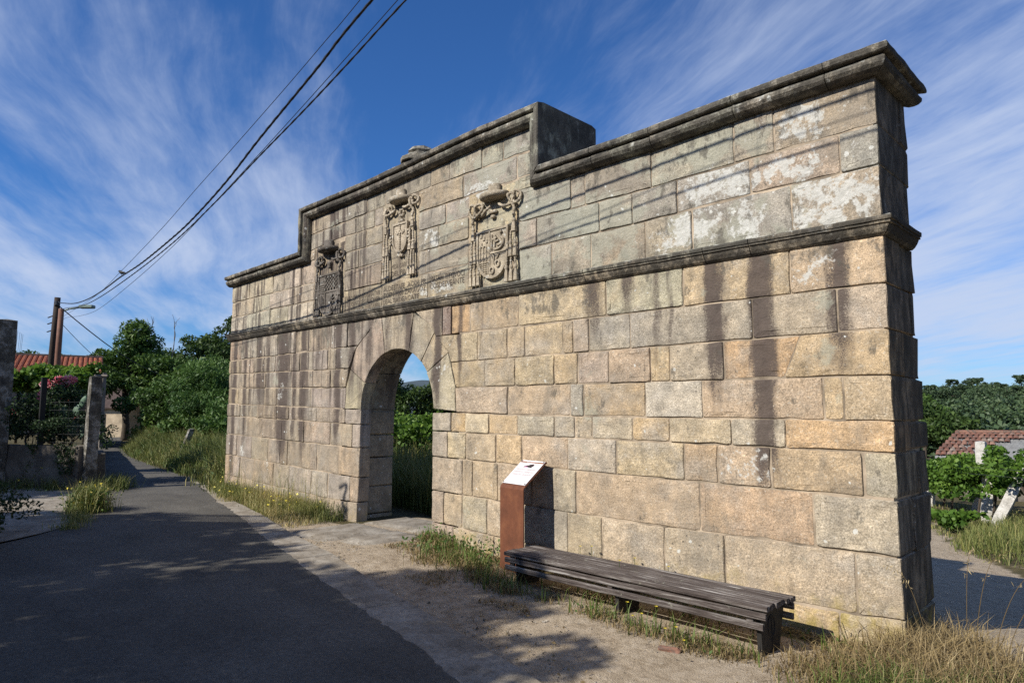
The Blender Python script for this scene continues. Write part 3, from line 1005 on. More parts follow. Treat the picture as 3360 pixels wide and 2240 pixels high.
JR3 = JR[2]
for k in range(9):
    xl = exr if k < 4 else jit_r
    if k == 2:                                     # this course has one slanting joint
        course(BR[k], BR[k + 1], JR3, xl, -1.49 + 0, lich=lichR(k), colors=colR(k)) if False else None
        course(BR[k], BR[k + 1], JR3[:-1], xl, JR3[-1], lich=lichR(k), colors=colR(k))
        block([(-1.49, 2.03), (-.89, 2.03), (-.73, 2.41), (-1.49, 2.41)], color=(.48, .34, .21))
        block([(-.89, 2.03), (END, 2.02), (END, 2.41), (-.73, 2.41)], depth=corner_depth[k], color=(.47, .37, .245), lich=.2)
    else:
        course(BR[k], BR[k + 1], JR[k], xl, END, lich=lichR(k), deep=deepR(k), colors=colR(k))

BL = [Cst(3.235), Cst(2.80), [(-12.67, 2.53), (-8.2, 2.44)], [(-12.7, 2.23), (-8.2, 2.13)], [(-12.7, 1.91), (-8.25, 1.78)], [(-12.7, 1.66), (-7.76, 1.53)],
      [(-12.7, 1.29), (-8, 1.16)], [(-12.7, .87), (-7.8, .69)], [(-12.7, .46), (-10, .35), (-8.5, .29), (-7.8, .31)], Cst(-.35)]
JL = [[-12.13, -11.42, -10.58, -9.89, -9.38, -9.06, -8.70, -8.20], [-12.10, -11.55, -10.66, -10.09, -9.74, -9.27, -8.79, -8.52],
      [-11.90, -11.02, -10.02, -9.60, -8.67], [-12.18, -11.71, -11.08, -10.56, -10.00, -9.32], [-12.08, -11.33, -10.54, -10.08, -9.61, -9.11, -8.22],
      [-11.88, -11.12, -10.31, -9.52, -8.65, -8.00], [-12.17, -11.52, -10.84, -10.36, -10.08, -9.29, -9.06, -8.38],
      [-12.30, -11.99, -11.39, -10.59, -10.00, -9.22, -8.69, -8.03], [-12.0, -11.0, -10.0, -9.3, -8.46]]
for k in range(9):
    course(BL[k], BL[k + 1], JL[k], -12.67, exl if k < 4 else jit_l, lich=lambda x, i: rnd.choice([0, .04, .08, .14, .2]))

# arch stones: joints run from the opening (angle) to a point on the outer line
AC, AR = (-6.85, 1.77), .91


def arc(a0, a1, r, n=9):
    return [(AC[0] + r * math.cos(R(a0 + (a1 - a0) * i / n)), AC[1] + r * math.sin(R(a0 + (a1 - a0) * i / n))) for i in range(n + 1)]


VS = [(180, 153, [(-8.09, 2.42), (-8.21, 2.13), (-8.23, 1.78)], .12), (153, 108.6, [(-7.24, 3.225), (-7.45, 3.225), (-7.57, 3.01), (-7.74, 2.91), (-7.95, 2.75), (-8.09, 2.42)], .1),
      (108.6, 70, [(-6.42, 3.225), (-7.24, 3.225)], .1), (70, 48.7, [(-5.95, 2.85), (-6.02, 2.99), (-6.37, 3.16), (-6.42, 3.225)], .08),
      (48.7, 35, [(-5.63, 2.55), (-5.82, 2.72), (-5.95, 2.85)], .3), (35, 0, [(-5.45, 1.73), (-5.47, 2.08), (-5.57, 2.40), (-5.63, 2.55)], .16)]
for a0, a1, ext, lc in VS:
    block(arc(a0, a1, AR) + ext, depth=.205, name='arch_stone', color=tuple(v * rnd.uniform(.95, 1.05) for v in (.44, .38, .29)), lich=lc, rad=.008, gap=.004, bulge=.003)
# inner order of the arch and the second stones of the jambs
n = 26
for (a0, a1) in ((180, 150), (150, 118), (118, 90), (90, 62), (62, 30), (30, 0)):
    I = arc(a0 - .4, a1 + .4, 1.19, 6)
    O = arc(a0 - .4, a1 + .4, 1.46, 6)
    V = [(x, y_, z) for y_ in (.21, .87) for (x, z) in I + O[::-1]]
    k = len(I) + len(O)
    F = [tuple(range(k)), tuple(range(2 * k - 1, k - 1, -1))] + [(i, i + k, (i + 1) % k + k, (i + 1) % k) for i in range(k)]
    wpart('inner_arch_stone', V, F, color=(.33, .28, .21))
for sgn in (-1, 1):
    zz = -.4
    while zz < 1.76:
        z1 = min(1.765, zz + rnd.uniform(.36, .52))
        xa, xb = (-8.46, -8.05 + rnd.uniform(-.02, .02)) if sgn < 0 else (-5.65 + rnd.uniform(-.02, .02), -5.24)
        mb = MB().bevbox(((xa + xb) / 2, .54, (zz + z1) / 2), ((xb - xa) / 2, .33, (z1 - zz) / 2 - .005), .018, jit=.006)
        wpart('jamb_stone', mb.V, mb.F, color=(.36, .30, .225))
        zz = z1

# upper wall
CB_L, CB_M, CB_R = [(-12.7, 4.37), (-9.4, 4.415)], [(-9.5, 5.215), (-7.4, 5.24), (-5.0, 5.345), (-3.9, 5.355)], [(-4.1, 4.54), (-2.2, 4.555), (-1.2, 4.60), (.2, 4.625)]
up = lambda P: [(x, z + .03) for x, z in P]
ST = Cst(3.36)
B71, B403 = Cst(3.71), Cst(4.03)
course(up(CB_L), B403, [-11.87, -10.86, -10.22, -9.77], -12.66, -9.31)
course(B403, B71, [-11.64, -10.98, -10.02], -12.66, -9.31)
course(B71, ST, [-11.92, -10.93, -10.23], -12.66, -9.31)
m1 = [(-9.46, 4.92), (-8, 4.96), (-7, 5.0), (-6.2, 5.03), (-4, 5.05)]
m2 = [(-9.46, 4.63), (-8.7, 4.69), (-6.3, 4.70), (-4, 4.735)]
m3 = [(-9.4, 4.40), (-4, 4.415)]
m4 = [(-9.4, 4.085), (-4, 4.11)]
m5 = [(-9.4, 3.74), (-4, 3.755)]
lm = lambda x, i: rnd.choice([0, 0, .05, .12, .2])
course(up(CB_M), m1, [-8.70, -7.71, -7.2, -6.06, -5.63, -4.96, -4.55], -9.47, -3.98, lich=lm)
course(m1, m2, [-9.01, -8.77, -8.02, -7.48], -9.47, -7.25, lich=lm)
course(m1, m2, [-5.34, -4.30], -6.33, -3.98, lich=lm)
course(m2, up(CB_L), [], -9.47, -9.31)
course(m2, m3, [-7.72], -8.34, -7.25, lich=lm)
course(m2, m3, [-5.71], -6.33, -5.22, lich=lm)
course(m3, m4, [-7.92], -8.34, -7.25, lich=lm)
course(m3, m4, [-5.86], -6.33, -5.22, lich=lambda x, i: .2)
course(m4, m5, [-8.11], -8.34, -7.25, lich=lm)
course(m4, m5, [-6.16], -6.33, -5.22, lich=lm)
for a, b in ((-8.34, -7.24), (-7.24, -6.10), (-6.10, -5.22)):
    block([(a, 3.36), (b, 3.36), (b, 3.745), (a, 3.745)], color=(.47, .40, .28), lich=.05, gap=.003, rad=.008, bulge=0, dy=0)
block([(-4.26, 4.56), (-3.98, 4.56), (-3.98, 4.735), (-4.26, 4.735)], color=(.40, .38, .29))
for x0_, x1_, za, zb_, c in ((-9.31, -8.34, 3.36, 4.63, (.46, .385, .265)), (-7.25, -6.33, 3.745, 5.0, (.46, .40, .29)), (-5.22, -4.26, 3.36, 4.72, (.52, .425, .27))):
    zmid = za + (zb_ - za) * (.42 if za < 3.7 else .47)
    block([(x0_, za), (x1_, za), (x1_, zmid), (x0_, zmid)], color=c, gap=.002, rad=.006, bulge=0, dy=.006)
    block([(x0_, zmid), (x1_, zmid), (x1_, zb_), (x0_, zb_)], color=tuple(v * 1.04 for v in c), gap=.002, rad=.006, bulge=0, dy=.006)
UA, UB = [(-4.3, 4.15), (-2.5, 4.14), (-1.2, 4.175), (0, 4.185)], [(-4.3, 3.785), (-2.5, 3.785), (-1.2, 3.82), (0, 3.825)]
course(up(CB_R), UA, [-3.40, -3.18, -2.27, -1.31, -.90], -4.26, END, deep=deepR(1), lich=lambda x, i: [.02, 0, .02, .06, .3, .30][min(i, 5)])
course(UA, UB, [-3.95, -2.98, -2.52, -1.96, -1.15, -.31], -4.26, END, deep=deepR(0), lich=lambda x, i: [0, .05, .06, .05, .85, .3, .42][min(i, 6)])
course(UB, ST, [-3.71, -3.11, -2.36, -1.79, -.76], -4.26, END, deep=deepR(3), lich=lambda x, i: [.02, .08, .14, .26, .40, .62][min(i, 5)])

# second stones of the end face, ragged towards the back
rows_end = [(up(CB_R), UA, 1), (UA, UB, 0), (UB, ST, 3)] + [(BR[k], BR[k + 1], k) for k in range(9)]
for zt_, zb_, k in rows_end:
    z1, z0 = pl(0, zt_), pl(0, zb_)
    d0 = corner_depth[k % 9] + .008
    d1 = .88 + rnd.uniform(-.08, .07)
    if z0 < 2.0 and rnd.random() < .6:
        d1 += rnd.uniform(.02, .10)
    mb = MB().bevbox((-.215, (d0 + d1) / 2, (z0 + z1) / 2), (.22 + rnd.uniform(-.006, .006), (d1 - d0) / 2, (z1 - z0) / 2 - .005), .016, jit=.016)
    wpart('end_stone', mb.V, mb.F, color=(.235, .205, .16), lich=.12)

# mortar heart of the wall, with the opening left free
V, F = [], []


def core_col(x0, x1, zb0, zb1, zt0, zt1, y0=.009, y1=.85):
    b = len(V)
    for y_ in (y0, y1):
        V.extend([(x0, y_, zb0), (x1, y_, zb1), (x1, y_, zt1), (x0, y_, zt0)])
    F.extend([(b, b + 1, b + 2, b + 3), (b + 7, b + 6, b + 5, b + 4), (b, b + 4, b + 5, b + 1), (b + 3, b + 2, b + 6, b + 7), (b, b + 3, b + 7, b + 4), (b + 1, b + 5, b + 6, b + 2)])


core_col(-12.64, -9.44, -.4, -.4, 4.42, 4.45)
core_col(-9.44, -8.30, -.4, -.4, 5.30, 5.30)
core_col(-5.40, -4.02, -.5, -.5, 5.36, 5.40)
core_col(-4.02, -.03, -.5, -.5, 4.60, 4.66)
na = 24
for i in range(na):
    a0, a1 = 180 - 180 * i / na, 180 - 180 * (i + 1) / na
    p0 = (AC[0] + 1.45 * math.cos(R(a0)), AC[1] + 1.45 * math.sin(R(a0)))
    p1 = (AC[0] + 1.45 * math.cos(R(a1)), AC[1] + 1.45 * math.sin(R(a1)))
    core_col(p0[0], p1[0], min(p0[1], 3.19), min(p1[1], 3.19), 5.3, 5.3, y0=.19)
core_col(-8.30, -5.40, 3.23, 3.23, 5.30, 5.36, y1=.189)
wpart('mortar_core', V, F, mat=M_MORTAR)

# ---- mouldings: profile (out from the face, up), pushed along the wall and jittered
PC = [(0, 0), (.035, -.006), (.07, .004), (.105, .028), (.128, .058), (.130, .088), (.116, .114), (.104, .119), (.104, .130), (.152, .135), (.163, .145), (.166, .170), (.163, .196), (.150, .208), (.05, .222)]
PCB = [(-.88 - o, u) for o, u in PC[::-1]]
PROF_C = PC + PCB
PS = [(0, 0), (.02, 0), (.045, .02), (.066, .052), (.076, .078), (.078, .088), (.092, .090), (.093, .104), (.088, .106), (.088, .110), (.104, .113), (.107, .132), (.104, .150), (.09, .157), (.0, .175)]
PROF_S = PS + [(-.19, .175), (-.19, 0)]


def mould(prof, p0, p1, out, upv, cut0=(0, 0), cut1=(0, 0), name='cornice_stone', color=(.30, .28, .235), lich=.16, gap=.004, wear=.006, seed=0.0):
    p0, p1, out, upv = map(lambda a: np.array(a, float), (p0, p1, out, upv))
    d = p1 - p0
    L = np.linalg.norm(d)
    d = d / L
    ns = max(2, int(L / .07))
    k = len(prof)
    V = []
    for i in range(ns + 1):
        f = i / ns
        for (o, u) in prof:
            a = cut0[0] * o + cut0[1] * u + gap
            b = L + cut1[0] * o + cut1[1] * u - gap
            s_ = a + (b - a) * f
            w_ = wear * (vnoise(s_ * 5 + seed, o * 20, u * 20) + .6 * vnoise(s_ * 14 + seed, o * 40, u * 40))
            if o > .02:
                w_ += -abs(wear) * .9 * max(0, vnoise(s_ * 2.2 + seed, 7.7, u * 5))
            else:
                w_ *= .5
            V.append(p0 + d * s_ + out * (o + (w_ if o > -.2 else 0)) + upv * (u + w_ * .7))
    F = [(i * k + j, i * k + (j + 1) % k, (i + 1) * k + (j + 1) % k, (i + 1) * k + j) for i in range(ns) for j in range(k)]
    F += [tuple(range(k - 1, -1, -1)), tuple(ns * k + j for j in range(k))]
    # make the faces look outwards whatever the sense of the sweep
    if np.dot(np.cross(out, upv), d) > 0:
        F = [f[::-1] for f in F]
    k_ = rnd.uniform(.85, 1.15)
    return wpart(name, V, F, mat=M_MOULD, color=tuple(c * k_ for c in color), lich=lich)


OUT, UPZ = (0, -1, 0), (0, 0, 1)


def run(prof, xs, zf, cutL=(0, 0), cutR=(0, 0), **kw):
    for i in range(len(xs) - 1):
        a, b = xs[i], xs[i + 1]
        mould(prof, (a, 0, zf(a)), (b, 0, zf(b)), OUT, UPZ, cutL if i == 0 else (0, 0), cutR if i == len(xs) - 2 else (0, 0), seed=a * 3.7, **kw)


zl, zm_, zr = (lambda x: pl(x, CB_L)), (lambda x: pl(x, CB_M)), (lambda x: pl(x, CB_R))
XSL, XSR = -9.46, -4.0
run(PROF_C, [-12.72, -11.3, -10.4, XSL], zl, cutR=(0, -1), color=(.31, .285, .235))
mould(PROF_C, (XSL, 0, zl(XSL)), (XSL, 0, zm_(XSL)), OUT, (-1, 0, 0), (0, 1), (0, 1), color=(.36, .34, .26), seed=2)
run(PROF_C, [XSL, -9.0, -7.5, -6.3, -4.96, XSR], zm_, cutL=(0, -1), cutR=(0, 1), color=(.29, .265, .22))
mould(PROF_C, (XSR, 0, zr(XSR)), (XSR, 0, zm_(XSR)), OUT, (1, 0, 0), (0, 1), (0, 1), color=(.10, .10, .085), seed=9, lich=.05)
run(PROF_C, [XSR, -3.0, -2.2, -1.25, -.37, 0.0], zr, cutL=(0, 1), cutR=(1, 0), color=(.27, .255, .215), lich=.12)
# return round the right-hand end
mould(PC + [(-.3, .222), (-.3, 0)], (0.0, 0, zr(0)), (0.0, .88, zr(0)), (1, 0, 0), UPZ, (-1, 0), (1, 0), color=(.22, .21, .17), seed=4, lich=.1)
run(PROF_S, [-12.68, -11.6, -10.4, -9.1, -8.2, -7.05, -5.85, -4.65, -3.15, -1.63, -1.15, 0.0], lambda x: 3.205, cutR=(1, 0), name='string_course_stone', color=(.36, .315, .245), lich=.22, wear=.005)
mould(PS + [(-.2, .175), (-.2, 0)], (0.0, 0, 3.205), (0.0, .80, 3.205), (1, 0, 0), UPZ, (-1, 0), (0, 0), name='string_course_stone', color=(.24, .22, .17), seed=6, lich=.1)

# stump of a lost finial on the middle cornice
mb = MB()
mb.lathe([(.30, 0), (.31, .06), (.27, .09), (.20, .10), (.19, .14), (.21, .17), (.16, .23), (.05, .24)], (-6.42, .10, 5.50), 14, jit=.07)
wpart('finial_stump', mb.V, mb.F, color=(.26, .25, .21), lich=.4)

# ------------------------------------------------------------------ coats of arms, parts of the wall
def cpart(mb, name, parent, color, smooth=False, mat=None):
    o = mobj(name, [(v[0] - WALLINV.x, v[1] - WALLINV.y, v[2]) for v in mb.V], mb.F, mat or M_CARVED, parent, smooth)
    o.color = tuple(color) + (0.1,)
    return o


def shield_poly(x0, x1, zt, zb, ins=0.0, n=10):
    cx, hw = (x0 + x1) / 2, (x1 - x0) / 2 - ins
    zt -= ins
    zb += ins * 1.2
    zk = zt - (zt - zb) * .48
    P = [(cx - hw, zt), (cx - hw, zk)]
    for i in range(1, n):
        a = math.pi + math.pi * i / n
        s_ = abs(math.sin(a))
        P.append((cx + hw * math.cos(a), zk - (zk - zb) * s_ ** .92))
    P += [(cx + hw, zk), (cx + hw, zt)]
    return P


def rope(mb, pts, r, k=7):
    P = catmull(pts, k)
    mb.tube([tuple(p) for p in P], r, 9, lobes=3, twist=math.pi * 2 / (r * 2.6), lobe_amp=.24)


def tassel(mb, x, y, z, w, h):
    """knot, collar and fluted skirt, top at z"""
    n = 10
    prof = [(.30, 0), (.62, -.10), (.66, -.20), (.45, -.30), (.55, -.38), (.72, -.60), (.86, -.98), (.80, -1.0)]
    V, F = [], []
    for r, zz in prof:
        for k in range(n):
            a = 2 * math.pi * k / n
            f = 1.0 if zz > -.32 else (1 + (.16 if k % 2 else -.10))
            V.append((x + math.cos(a) * r * w / 2 * f, y + math.sin(a) * r * w / 2 * f * .8, z + zz * h))
    for i in range(len(prof) - 1):
        for k in range(n):
            k2 = (k + 1) % n
            F.append((i * n + k2, i * n + k, (i + 1) * n + k, (i + 1) * n + k2))
    F.append(tuple(range(n)))
    F.append(tuple((len(prof) - 1) * n + k for k in range(n - 1, -1, -1)))
    mb.add(V, F)


def arms(label, hat, hatr, hx, shield, knotL, knotR, tl, tr, color, depth, kind):
    """hat = z of brim; tl / tr = lists of rows (x centre, z top, z bottom, count, width)"""
    root = bpy.data.objects.new('coat_of_arms', None)
    link(root, WALL)
    root['label'] = label
    # hat
    mb = MB()
    mb.lathe([(hatr * .55, -.055), (hatr * .93, -.04), (hatr * 1.0, -.012), (hatr * .98, .02), (hatr * .70, .036), (hatr * .47, .042), (hatr * .42, .048), (hatr * .42, .135), (hatr * .38, .150), (hatr * .15, .152)], (hx, -.03, hat), 22, sy=.66, jit=.02)
    cpart(mb, 'prelate_hat', root, [c * .82 for c in color], True)
    # cords
    for kn, rows in ((knotL, tl), (knotR, tr)):
        mb = MB()
        y = -.045
        pts = [(x, y - .02 * math.sin(i * 2.1), z) for i, (x, z) in enumerate(kn)]
        rope(mb, pts, .0195)
        cpart(mb, 'knotted_cord', root, color, True)
        pz = kn[-1][1]
        px = kn[-1][0]
        for (xc, zt_, zb_, cnt, wd) in rows:
            mbr = MB()
            mbt = MB()
            for j in range(cnt):
                xx = xc + (j - (cnt - 1) / 2) * wd / cnt
                x_from = px if cnt == 1 else xc + (j - (cnt - 1) / 2) * wd / cnt * .8
                rope(mbr, [(x_from, y + .008, pz + .02), ((x_from + xx) / 2, y, (pz + zt_) / 2), (xx, y + .004, zt_ - .02)], .0145, 9)
                tassel(mbt, xx, y, zt_, wd / cnt * (1.05 if cnt > 1 else 1.0), zt_ - zb_)
            cpart(mbr, 'hanging_cord', root, color, True)
            for_t = cpart(mbt, 'tassel', root, color, False)
            pz = zb_
            px = xc
    # shield: body, rim and charges
    x0, x1, zt, zb = shield
    mb = MB()
    mb.prism(shield_poly(x0, x1, zt, zb), -depth + .016, .03)
    sh = cpart(mb, 'shield', root, color)
    mb = MB()
    A_, B_ = shield_poly(x0, x1, zt, zb, -.002), shield_poly(x0, x1, zt, zb, .028)
    n_ = len(A_)
    V = [(x, -depth, z) for x, z in A_] + [(x, -depth, z) for x, z in B_] + [(x, -depth + .02, z) for x, z in A_] + [(x, -depth + .02, z) for x, z in B_]
    F = []
    for i in range(n_):
        j = (i + 1) % n_
        F += [(i, j, n_ + j, n_ + i)[::-1], (i, j, 2 * n_ + j, 2 * n_ + i), (n_ + i, n_ + j, 3 * n_ + j, 3 * n_ + i)[::-1]]
    mb.add(V, F)
    cpart(mb, 'shield_rim', sh, [c * .95 for c in color])
    mb = MB()
    fy, by = -depth + .004, -depth + .018
    wd, ht = x1 - x0, zt - zb
    X = lambda u: x0 + wd * u
    Zz = lambda v: zt - ht * v
    if kind == 'quartered':
        mb.box(X(.40), X(.43), fy, by, Zz(.94), Zz(.04))
        mb.box(X(.40), X(.95), fy, by, Zz(.50), Zz(.47))
        for i in range(3):                                   # arcade
            u = .10 + i * .10
            mb.box(X(u), X(u + .025), fy, by, Zz(.62), Zz(.36))
        for i in range(2):
            P = [(X(.1125 + i * .10 + .05 + .05 * math.cos(a)), fy + .004, Zz(.36 - .045 * math.sin(a))) for a in np.linspace(0, math.pi, 7)]
            mb.tube(P, .009, 5)
        for i in range(6):                                   # waves
            P = [(X(.10 + .28 * j / 14), fy + .004, Zz(.66 + i * .042 + .008 * math.sin(j * 1.5))) for j in range(15)]
            mb.tube(P, .008, 5)
        rope_ = [(.82, .09), (.76, .12), (.78, .2), (.86, .26), (.84, .36), (.74, .42), (.62, .43), (.55, .40)]
        mb.tube([(X(u), fy, Zz(v)) for u, v in catmull(rope_, 5)], .020, 7)
        for (a_, b_) in (((.60, .14), (.58, .44)), ((.60, .28), (.72, .26)), ((.66, .34), (.76, .36)), ((.50, .12), (.48, .42)), ((.52, .22), (.66, .2))):
            mb.tube([(X(a_[0]), fy, Zz(a_[1])), (X(b_[0]), fy, Zz(b_[1]))], .014, 6)
        for (u, v) in ((.68, .72), (.50, .84)):
            mb.tube([(X(u) + .036 * math.cos(a), fy, Zz(v) + .042 * math.sin(a)) for a in np.linspace(0, 2 * math.pi, 13)], .013, 6)
        for (a_, b_) in (((.46, .52), (.56, .70)), ((.56, .52), (.56, .72)), ((.72, .52), (.60, .70))):
            mb.tube([(X(a_[0]), fy, Zz(a_[1])), (X(b_[0]), fy, Zz(b_[1]))], .011, 6)
        for i in range(4):
            mb.bevbox((X(.14 + .09 * (i % 3)), fy + .008, Zz(.10 + .06 * i)), (.022, .012, .03), .008)
        for a in range(3):                                   # trefoil above
            mb.lathe([(.04, -.02), (.045, 0), (.03, .02)], (X(.48) + .038 * math.cos(a * 2.09 + .5), -.02, zt + .22 + .045 * math.sin(a * 2.09 + .5)), 8, sy=.7)
    elif kind == 'cross':
        for i in range(13):
            mb.bevbox((X(.50), fy + .006, Zz(.12 + i * .062)), (.017, .014, .012), .005)
        for i in range(-3, 4):
            mb.bevbox((X(.50 + i * .085), fy + .006, Zz(.33) + (.012 if i % 2 else -.006)), (.015, .013, .022), .005)
        for i, (a, r_) in enumerate([(k * 60, .052) for k in range(6)]):
            mb.lathe([(.020, -.02), (.024, 0), (.014, .02)], (X(.52) + r_ * math.cos(R(a)), -.02, zt + .17 + r_ * math.sin(R(a))), 7, sy=.8)
        for i in range(4):
            mb.bevbox((X(.40 + i * .07), -.02, zt + .05 - .01 * (i % 2)), (.014, .02, .022), .006)
            mb.bevbox((X(1.0) + .035 + .02 * (i % 2), -.03, Zz(.32 + .11 * i)), (.028, .03, .020), .009)
            mb.bevbox((X(.0) - .030 - .02 * (i % 2), -.03, Zz(.32 + .11 * i)), (.022, .03, .020), .009)
            mb.bevbox((X(.40 + .08 * i), -.025, zb - .03 - .02 * (i % 2)), (.018, .025, .02), .007)
    else:
        for r_ in range(7):                                  # chequered head
            for c_ in range(9):
                if (r_ + c_) % 2 == 0:
                    mb.bevbox((X(.36 + c_ * .068), fy + .004, Zz(.08 + r_ * .048)), (.021, .016, .015), .004)
        mb.box(X(.03), X(.97), fy, by, Zz(.455), Zz(.425))
        for i in range(4):
            mb.box(X(.05), X(.33), fy, by, Zz(.26 + i * .05), Zz(.245 + i * .05))
        mb.box(X(.32), X(.36), fy, by, Zz(.92), Zz(.45))
        for i in range(3):
            mb.box(X(.12 + i * .06), X(.145 + i * .06), fy, by, Zz(.84), Zz(.48 + .05 * i))
        trunk = [(.64, .90), (.66, .78), (.63, .68), (.66, .58), (.74, .52)]
        mb.tube([(X(u), fy, Zz(v)) for u, v in catmull(trunk, 4)], .016, 6)
        for (u, v) in ((.58, .56), (.80, .60), (.76, .70), (.56, .66), (.70, .50)):
            mb.tube([(X(.655), fy, Zz(.68)), (X((u + .655) / 2), fy - .004, Zz((v + .68) / 2 - .02)), (X(u), fy, Zz(v))], .011, 5)
        for i in range(4):
            mb.box(X(.50 + i * .09), X(.54 + i * .09), fy, by, Zz(.88 - .03 * abs(i - 1.5)), Zz(.80))
        mb.lathe([(.05, -.03), (.055, 0), (.035, .03)], (X(.44), -.02, zt + .20), 9, sy=.7)
        mb.bevbox((X(.46), -.025, zt + .13), (.028, .03, .035), .012)
    cpart(mb, 'shield_charges', sh, [c * 1.02 for c in color])


kL3 = [(-4.74, 4.45), (-4.82, 4.40), (-4.93, 4.36), (-5.03, 4.40), (-5.02, 4.50), (-4.93, 4.52), (-4.90, 4.44), (-4.98, 4.36), (-5.10, 4.36), (-5.15, 4.45), (-5.10, 4.53), (-5.04, 4.48), (-5.07, 4.36), (-5.08, 4.26)]
kR3 = [(-4.58, 4.45), (-4.48, 4.40), (-4.38, 4.42), (-4.31, 4.49), (-4.27, 4.56), (-4.20, 4.52), (-4.20, 4.44), (-4.27, 4.40), (-4.33, 4.45), (-4.34, 4.54), (-4.40, 4.52), (-4.36, 4.42), (-4.30, 4.34), (-4.30, 4.24)]
arms('carved arms with lion, waves and quartered shield under a hat', 4.585, .245, -4.68, (-5.0, -4.41, 4.135, 3.47), kL3, kR3,
     [(-5.08, 4.22, 4.03, 1, .09), (-5.08, 3.90, 3.71, 2, .14), (-5.05, 3.60, 3.41, 3, .23)],
     [(-4.31, 4.21, 4.03, 1, .10), (-4.33, 3.93, 3.71, 2, .16), (-4.36, 3.61, 3.39, 3, .25)], (.45, .385, .29), .058, 'quartered')
kL2 = [(-6.86, 4.84), (-6.93, 4.80), (-7.00, 4.83), (-7.02, 4.90), (-6.96, 4.92), (-6.95, 4.85), (-7.04, 4.79), (-7.13, 4.81), (-7.16, 4.88), (-7.10, 4.89), (-7.11, 4.80), (-7.12, 4.66)]
kR2 = [(-6.66, 4.85), (-6.58, 4.83), (-6.50, 4.87), (-6.44, 4.93), (-6.37, 4.97), (-6.31, 4.92), (-6.33, 4.85), (-6.41, 4.85), (-6.45, 4.94), (-6.50, 4.95), (-6.47, 4.85), (-6.43, 4.76), (-6.44, 4.66)]
arms('carved arms with slender cross on a small shield, rust-stained under its hat', 4.985, .24, -6.74, (-6.93, -6.56, 4.615, 4.15), kL2, kR2,
     [(-7.10, 4.63, 4.49, 1, .09), (-7.10, 4.30, 4.14, 2, .16), (-7.09, 3.95, 3.78, 3, .20)],
     [(-6.43, 4.63, 4.50, 1, .09), (-6.45, 4.30, 4.15, 2, .17), (-6.45, 3.94, 3.77, 3, .20)], (.48, .41, .315), .05, 'cross')
kL1 = [(-8.92, 4.34), (-9.0, 4.31), (-9.07, 4.35), (-9.07, 4.43), (-9.0, 4.44), (-8.99, 4.36), (-9.07, 4.29), (-9.17, 4.31), (-9.20, 4.39), (-9.14, 4.43), (-9.13, 4.33), (-9.14, 4.18)]
kR1 = [(-8.66, 4.36), (-8.58, 4.33), (-8.50, 4.36), (-8.45, 4.43), (-8.38, 4.48), (-8.31, 4.42), (-8.33, 4.34), (-8.41, 4.34), (-8.46, 4.43), (-8.51, 4.44), (-8.47, 4.33), (-8.42, 4.26), (-8.43, 4.17)]
arms('blackened carved arms with chequered head and tree on the shield', 4.545, .26, -8.80, (-9.07, -8.40, 4.105, 3.38), kL1, kR1,
     [(-9.15, 4.17, 4.0, 1, .08), (-9.15, 3.88, 3.70, 2, .13), (-9.13, 3.55, 3.39, 3, .19)],
     [(-8.42, 4.14, 4.02, 1, .09), (-8.43, 3.88, 3.70, 2, .14), (-8.46, 3.56, 3.38, 3, .21)], (.17, .15, .13), .068, 'tree')


def carve(txt, x0, x1, z, h, parent, y=-.0095):
    cu = bpy.data.curves.new('lettering', 'FONT')
    cu.body = txt
    cu.size = 1.0
    cu.extrude = 0.0
    cu.resolution_u = 2
    tmp = bpy.data.objects.new('tmp', cu)
    COL.objects.link(tmp)
    bpy.context.view_layer.update()
    me = bpy.data.meshes.new_from_object(tmp)
    bpy.data.objects.remove(tmp)
    co = np.zeros(len(me.vertices) * 3)
    me.vertices.foreach_get('co', co)
    co = co.reshape(-1, 3)
    lo, hi = co.min(0), co.max(0)
    out = np.zeros_like(co)
    out[:, 0] = x0 + (co[:, 0] - lo[0]) / (hi[0] - lo[0]) * (x1 - x0) - WALLINV.x
    out[:, 1] = y - WALLINV.y
    out[:, 2] = z + (co[:, 1] - lo[1]) / (hi[1] - lo[1]) * h
    me.vertices.foreach_set('co', out.ravel())
    me.materials.clear()
    me.materials.append(M_LETTER)
    me.update()
    o = bpy.data.objects.new('inscription_line', me)
    link(o, parent)
    return o


ins = bpy.data.objects.new('inscription', None)
link(ins, WALL)
ins['label'] = 'three lines of worn capital letters cut into the stone above the string course'
for txt, a, b, z, h in (('ERTOCIPADRONNATVR', -8.30, -7.29, 3.575, .078), ('ETIERSINODEGALICIAEA', -8.30, -7.29, 3.478, .078), ('NAVEGSMIGOSDEESTARRA', -8.30, -7.29, 3.383, .074),
                        ('ALDESTAFE  ACOS PR', -7.20, -6.14, 3.60, .080), ('TCEN 1608 ZARAGOZ', -7.20, -6.14, 3.50, .080), ('LEALTADEACATE', -7.20, -6.30, 3.402, .074),
                        ('MASAN TITGVOCI', -6.05, -5.30, 3.605, .080), ('COSDESVEANTE', -6.05, -5.30, 3.505, .080)):
    carve(txt, a, b, z, h, ins)
for txt, a, b, z in (('MDR GARCI', -7.0, -6.57, 3.93), ('DEL FIBA', -7.0, -6.57, 3.82)):
    carve(txt, a, b, z, .075, ins, y=-.0035)

